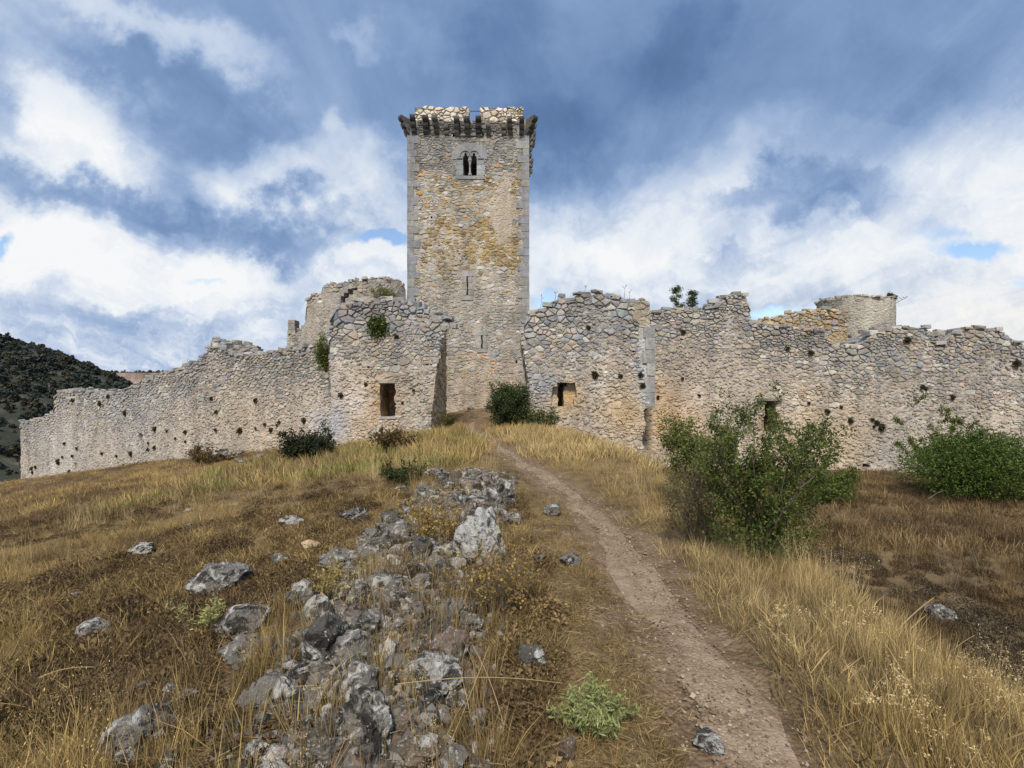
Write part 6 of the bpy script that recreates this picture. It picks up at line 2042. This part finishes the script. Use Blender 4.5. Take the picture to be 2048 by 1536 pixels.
    pts.append(np.stack([x, y, ground(x, y)], 1)); var.append(typ[ok2]); sc.append(s_[ok2]); col.append(cl[ok2])
pts = np.concatenate(pts); var = np.concatenate(var); sc = np.concatenate(sc); col = np.concatenate(col)
# keep the masonry footprints clear
inkeep = (pts[:, 0] > TX0) & (pts[:, 0] < TX1) & (pts[:, 1] > TY) & (pts[:, 1] < TY + TD)
pts, var, sc, col = pts[~inkeep], var[~inkeep], sc[~inkeep], col[~inkeep]
n = len(pts)
# things that grow apart in look are kept as objects of their own
def sub(name, kinds):
    ids = sum((IDX[k] for k in kinds), [])
    m_ = np.isin(var, ids)
    remap = {v: i for i, v in enumerate(ids)}
    vv = np.array([remap[v] for v in var[m_]], np.int32)
    k = int(m_.sum())
    s3 = np.stack([sc[m_] * nr.uniform(.85, 1.2, k), sc[m_] * nr.uniform(.85, 1.2, k), sc[m_] * nr.uniform(.8, 1.2, k)], 1)
    scatter(name, [ALLT[i] for i in ids], pts[m_], vv, nr.uniform(0, 6.283, k), nr.normal(0, .09, (k, 2)), s3, col[m_], M_GRASS)
    return k
cnt = [sub('dry_grass', ['short', 'med', 'far']), sub('tall_dry_grass', ['tall', 'plume']), sub('dwarf_scrub', ['cush', 'farc']), sub('straw_litter', ['lit'])]
print('TUFTS', n, cnt)
# gravel on and beside the path
peb = []
for k in range(4):
    vs, fs = block(grng, 1.3, 1.0, .6, 16)
    t = Tpl(); t.v = vs; t.f = fs; t.sh = [1.0] * len(vs); peb.append(t)
M_PEB = leaf_material('pebbles', True, 0.0)
N = 4600
yy = 1.6 + 17 * nr.random(N) ** 2.1
xx = np.interp(yy, [p[1] for p in PATH], [p[0] for p in PATH]) + nr.normal(0, .23, N) - .05
ss = nr.uniform(.003, .012, N) * (1 + yy / 14) * np.where(nr.random(N) < .05, 2.0, 1)
pc = np.array([(.28, .215, .155), (.22, .165, .115), (.33, .27, .205), (.18, .14, .10)])[nr.integers(0, 4, N)] * nr.uniform(.8, 1.25, (N, 1))
scatter('gravel', peb, np.stack([xx, yy, ground(xx, yy) + .004 + .015 * (path_dist(xx, yy) < .2)], 1), nr.integers(0, 4, N), nr.uniform(0, 6.28, N), nr.normal(0, .3, (N, 2)), ss, pc, M_PEB)

# broken bits filling the gaps of the outcrop
rb = []
for k in range(5):
    vs, fs = block(grng, 1.2, 1.0, .8, 18)
    t = Tpl(); t.v = vs; t.f = fs; t.sh = [1.0] * len(vs); rb.append(t)
N = 5200
yy = 1.8 + 8.0 * nr.random(N) ** 1.7
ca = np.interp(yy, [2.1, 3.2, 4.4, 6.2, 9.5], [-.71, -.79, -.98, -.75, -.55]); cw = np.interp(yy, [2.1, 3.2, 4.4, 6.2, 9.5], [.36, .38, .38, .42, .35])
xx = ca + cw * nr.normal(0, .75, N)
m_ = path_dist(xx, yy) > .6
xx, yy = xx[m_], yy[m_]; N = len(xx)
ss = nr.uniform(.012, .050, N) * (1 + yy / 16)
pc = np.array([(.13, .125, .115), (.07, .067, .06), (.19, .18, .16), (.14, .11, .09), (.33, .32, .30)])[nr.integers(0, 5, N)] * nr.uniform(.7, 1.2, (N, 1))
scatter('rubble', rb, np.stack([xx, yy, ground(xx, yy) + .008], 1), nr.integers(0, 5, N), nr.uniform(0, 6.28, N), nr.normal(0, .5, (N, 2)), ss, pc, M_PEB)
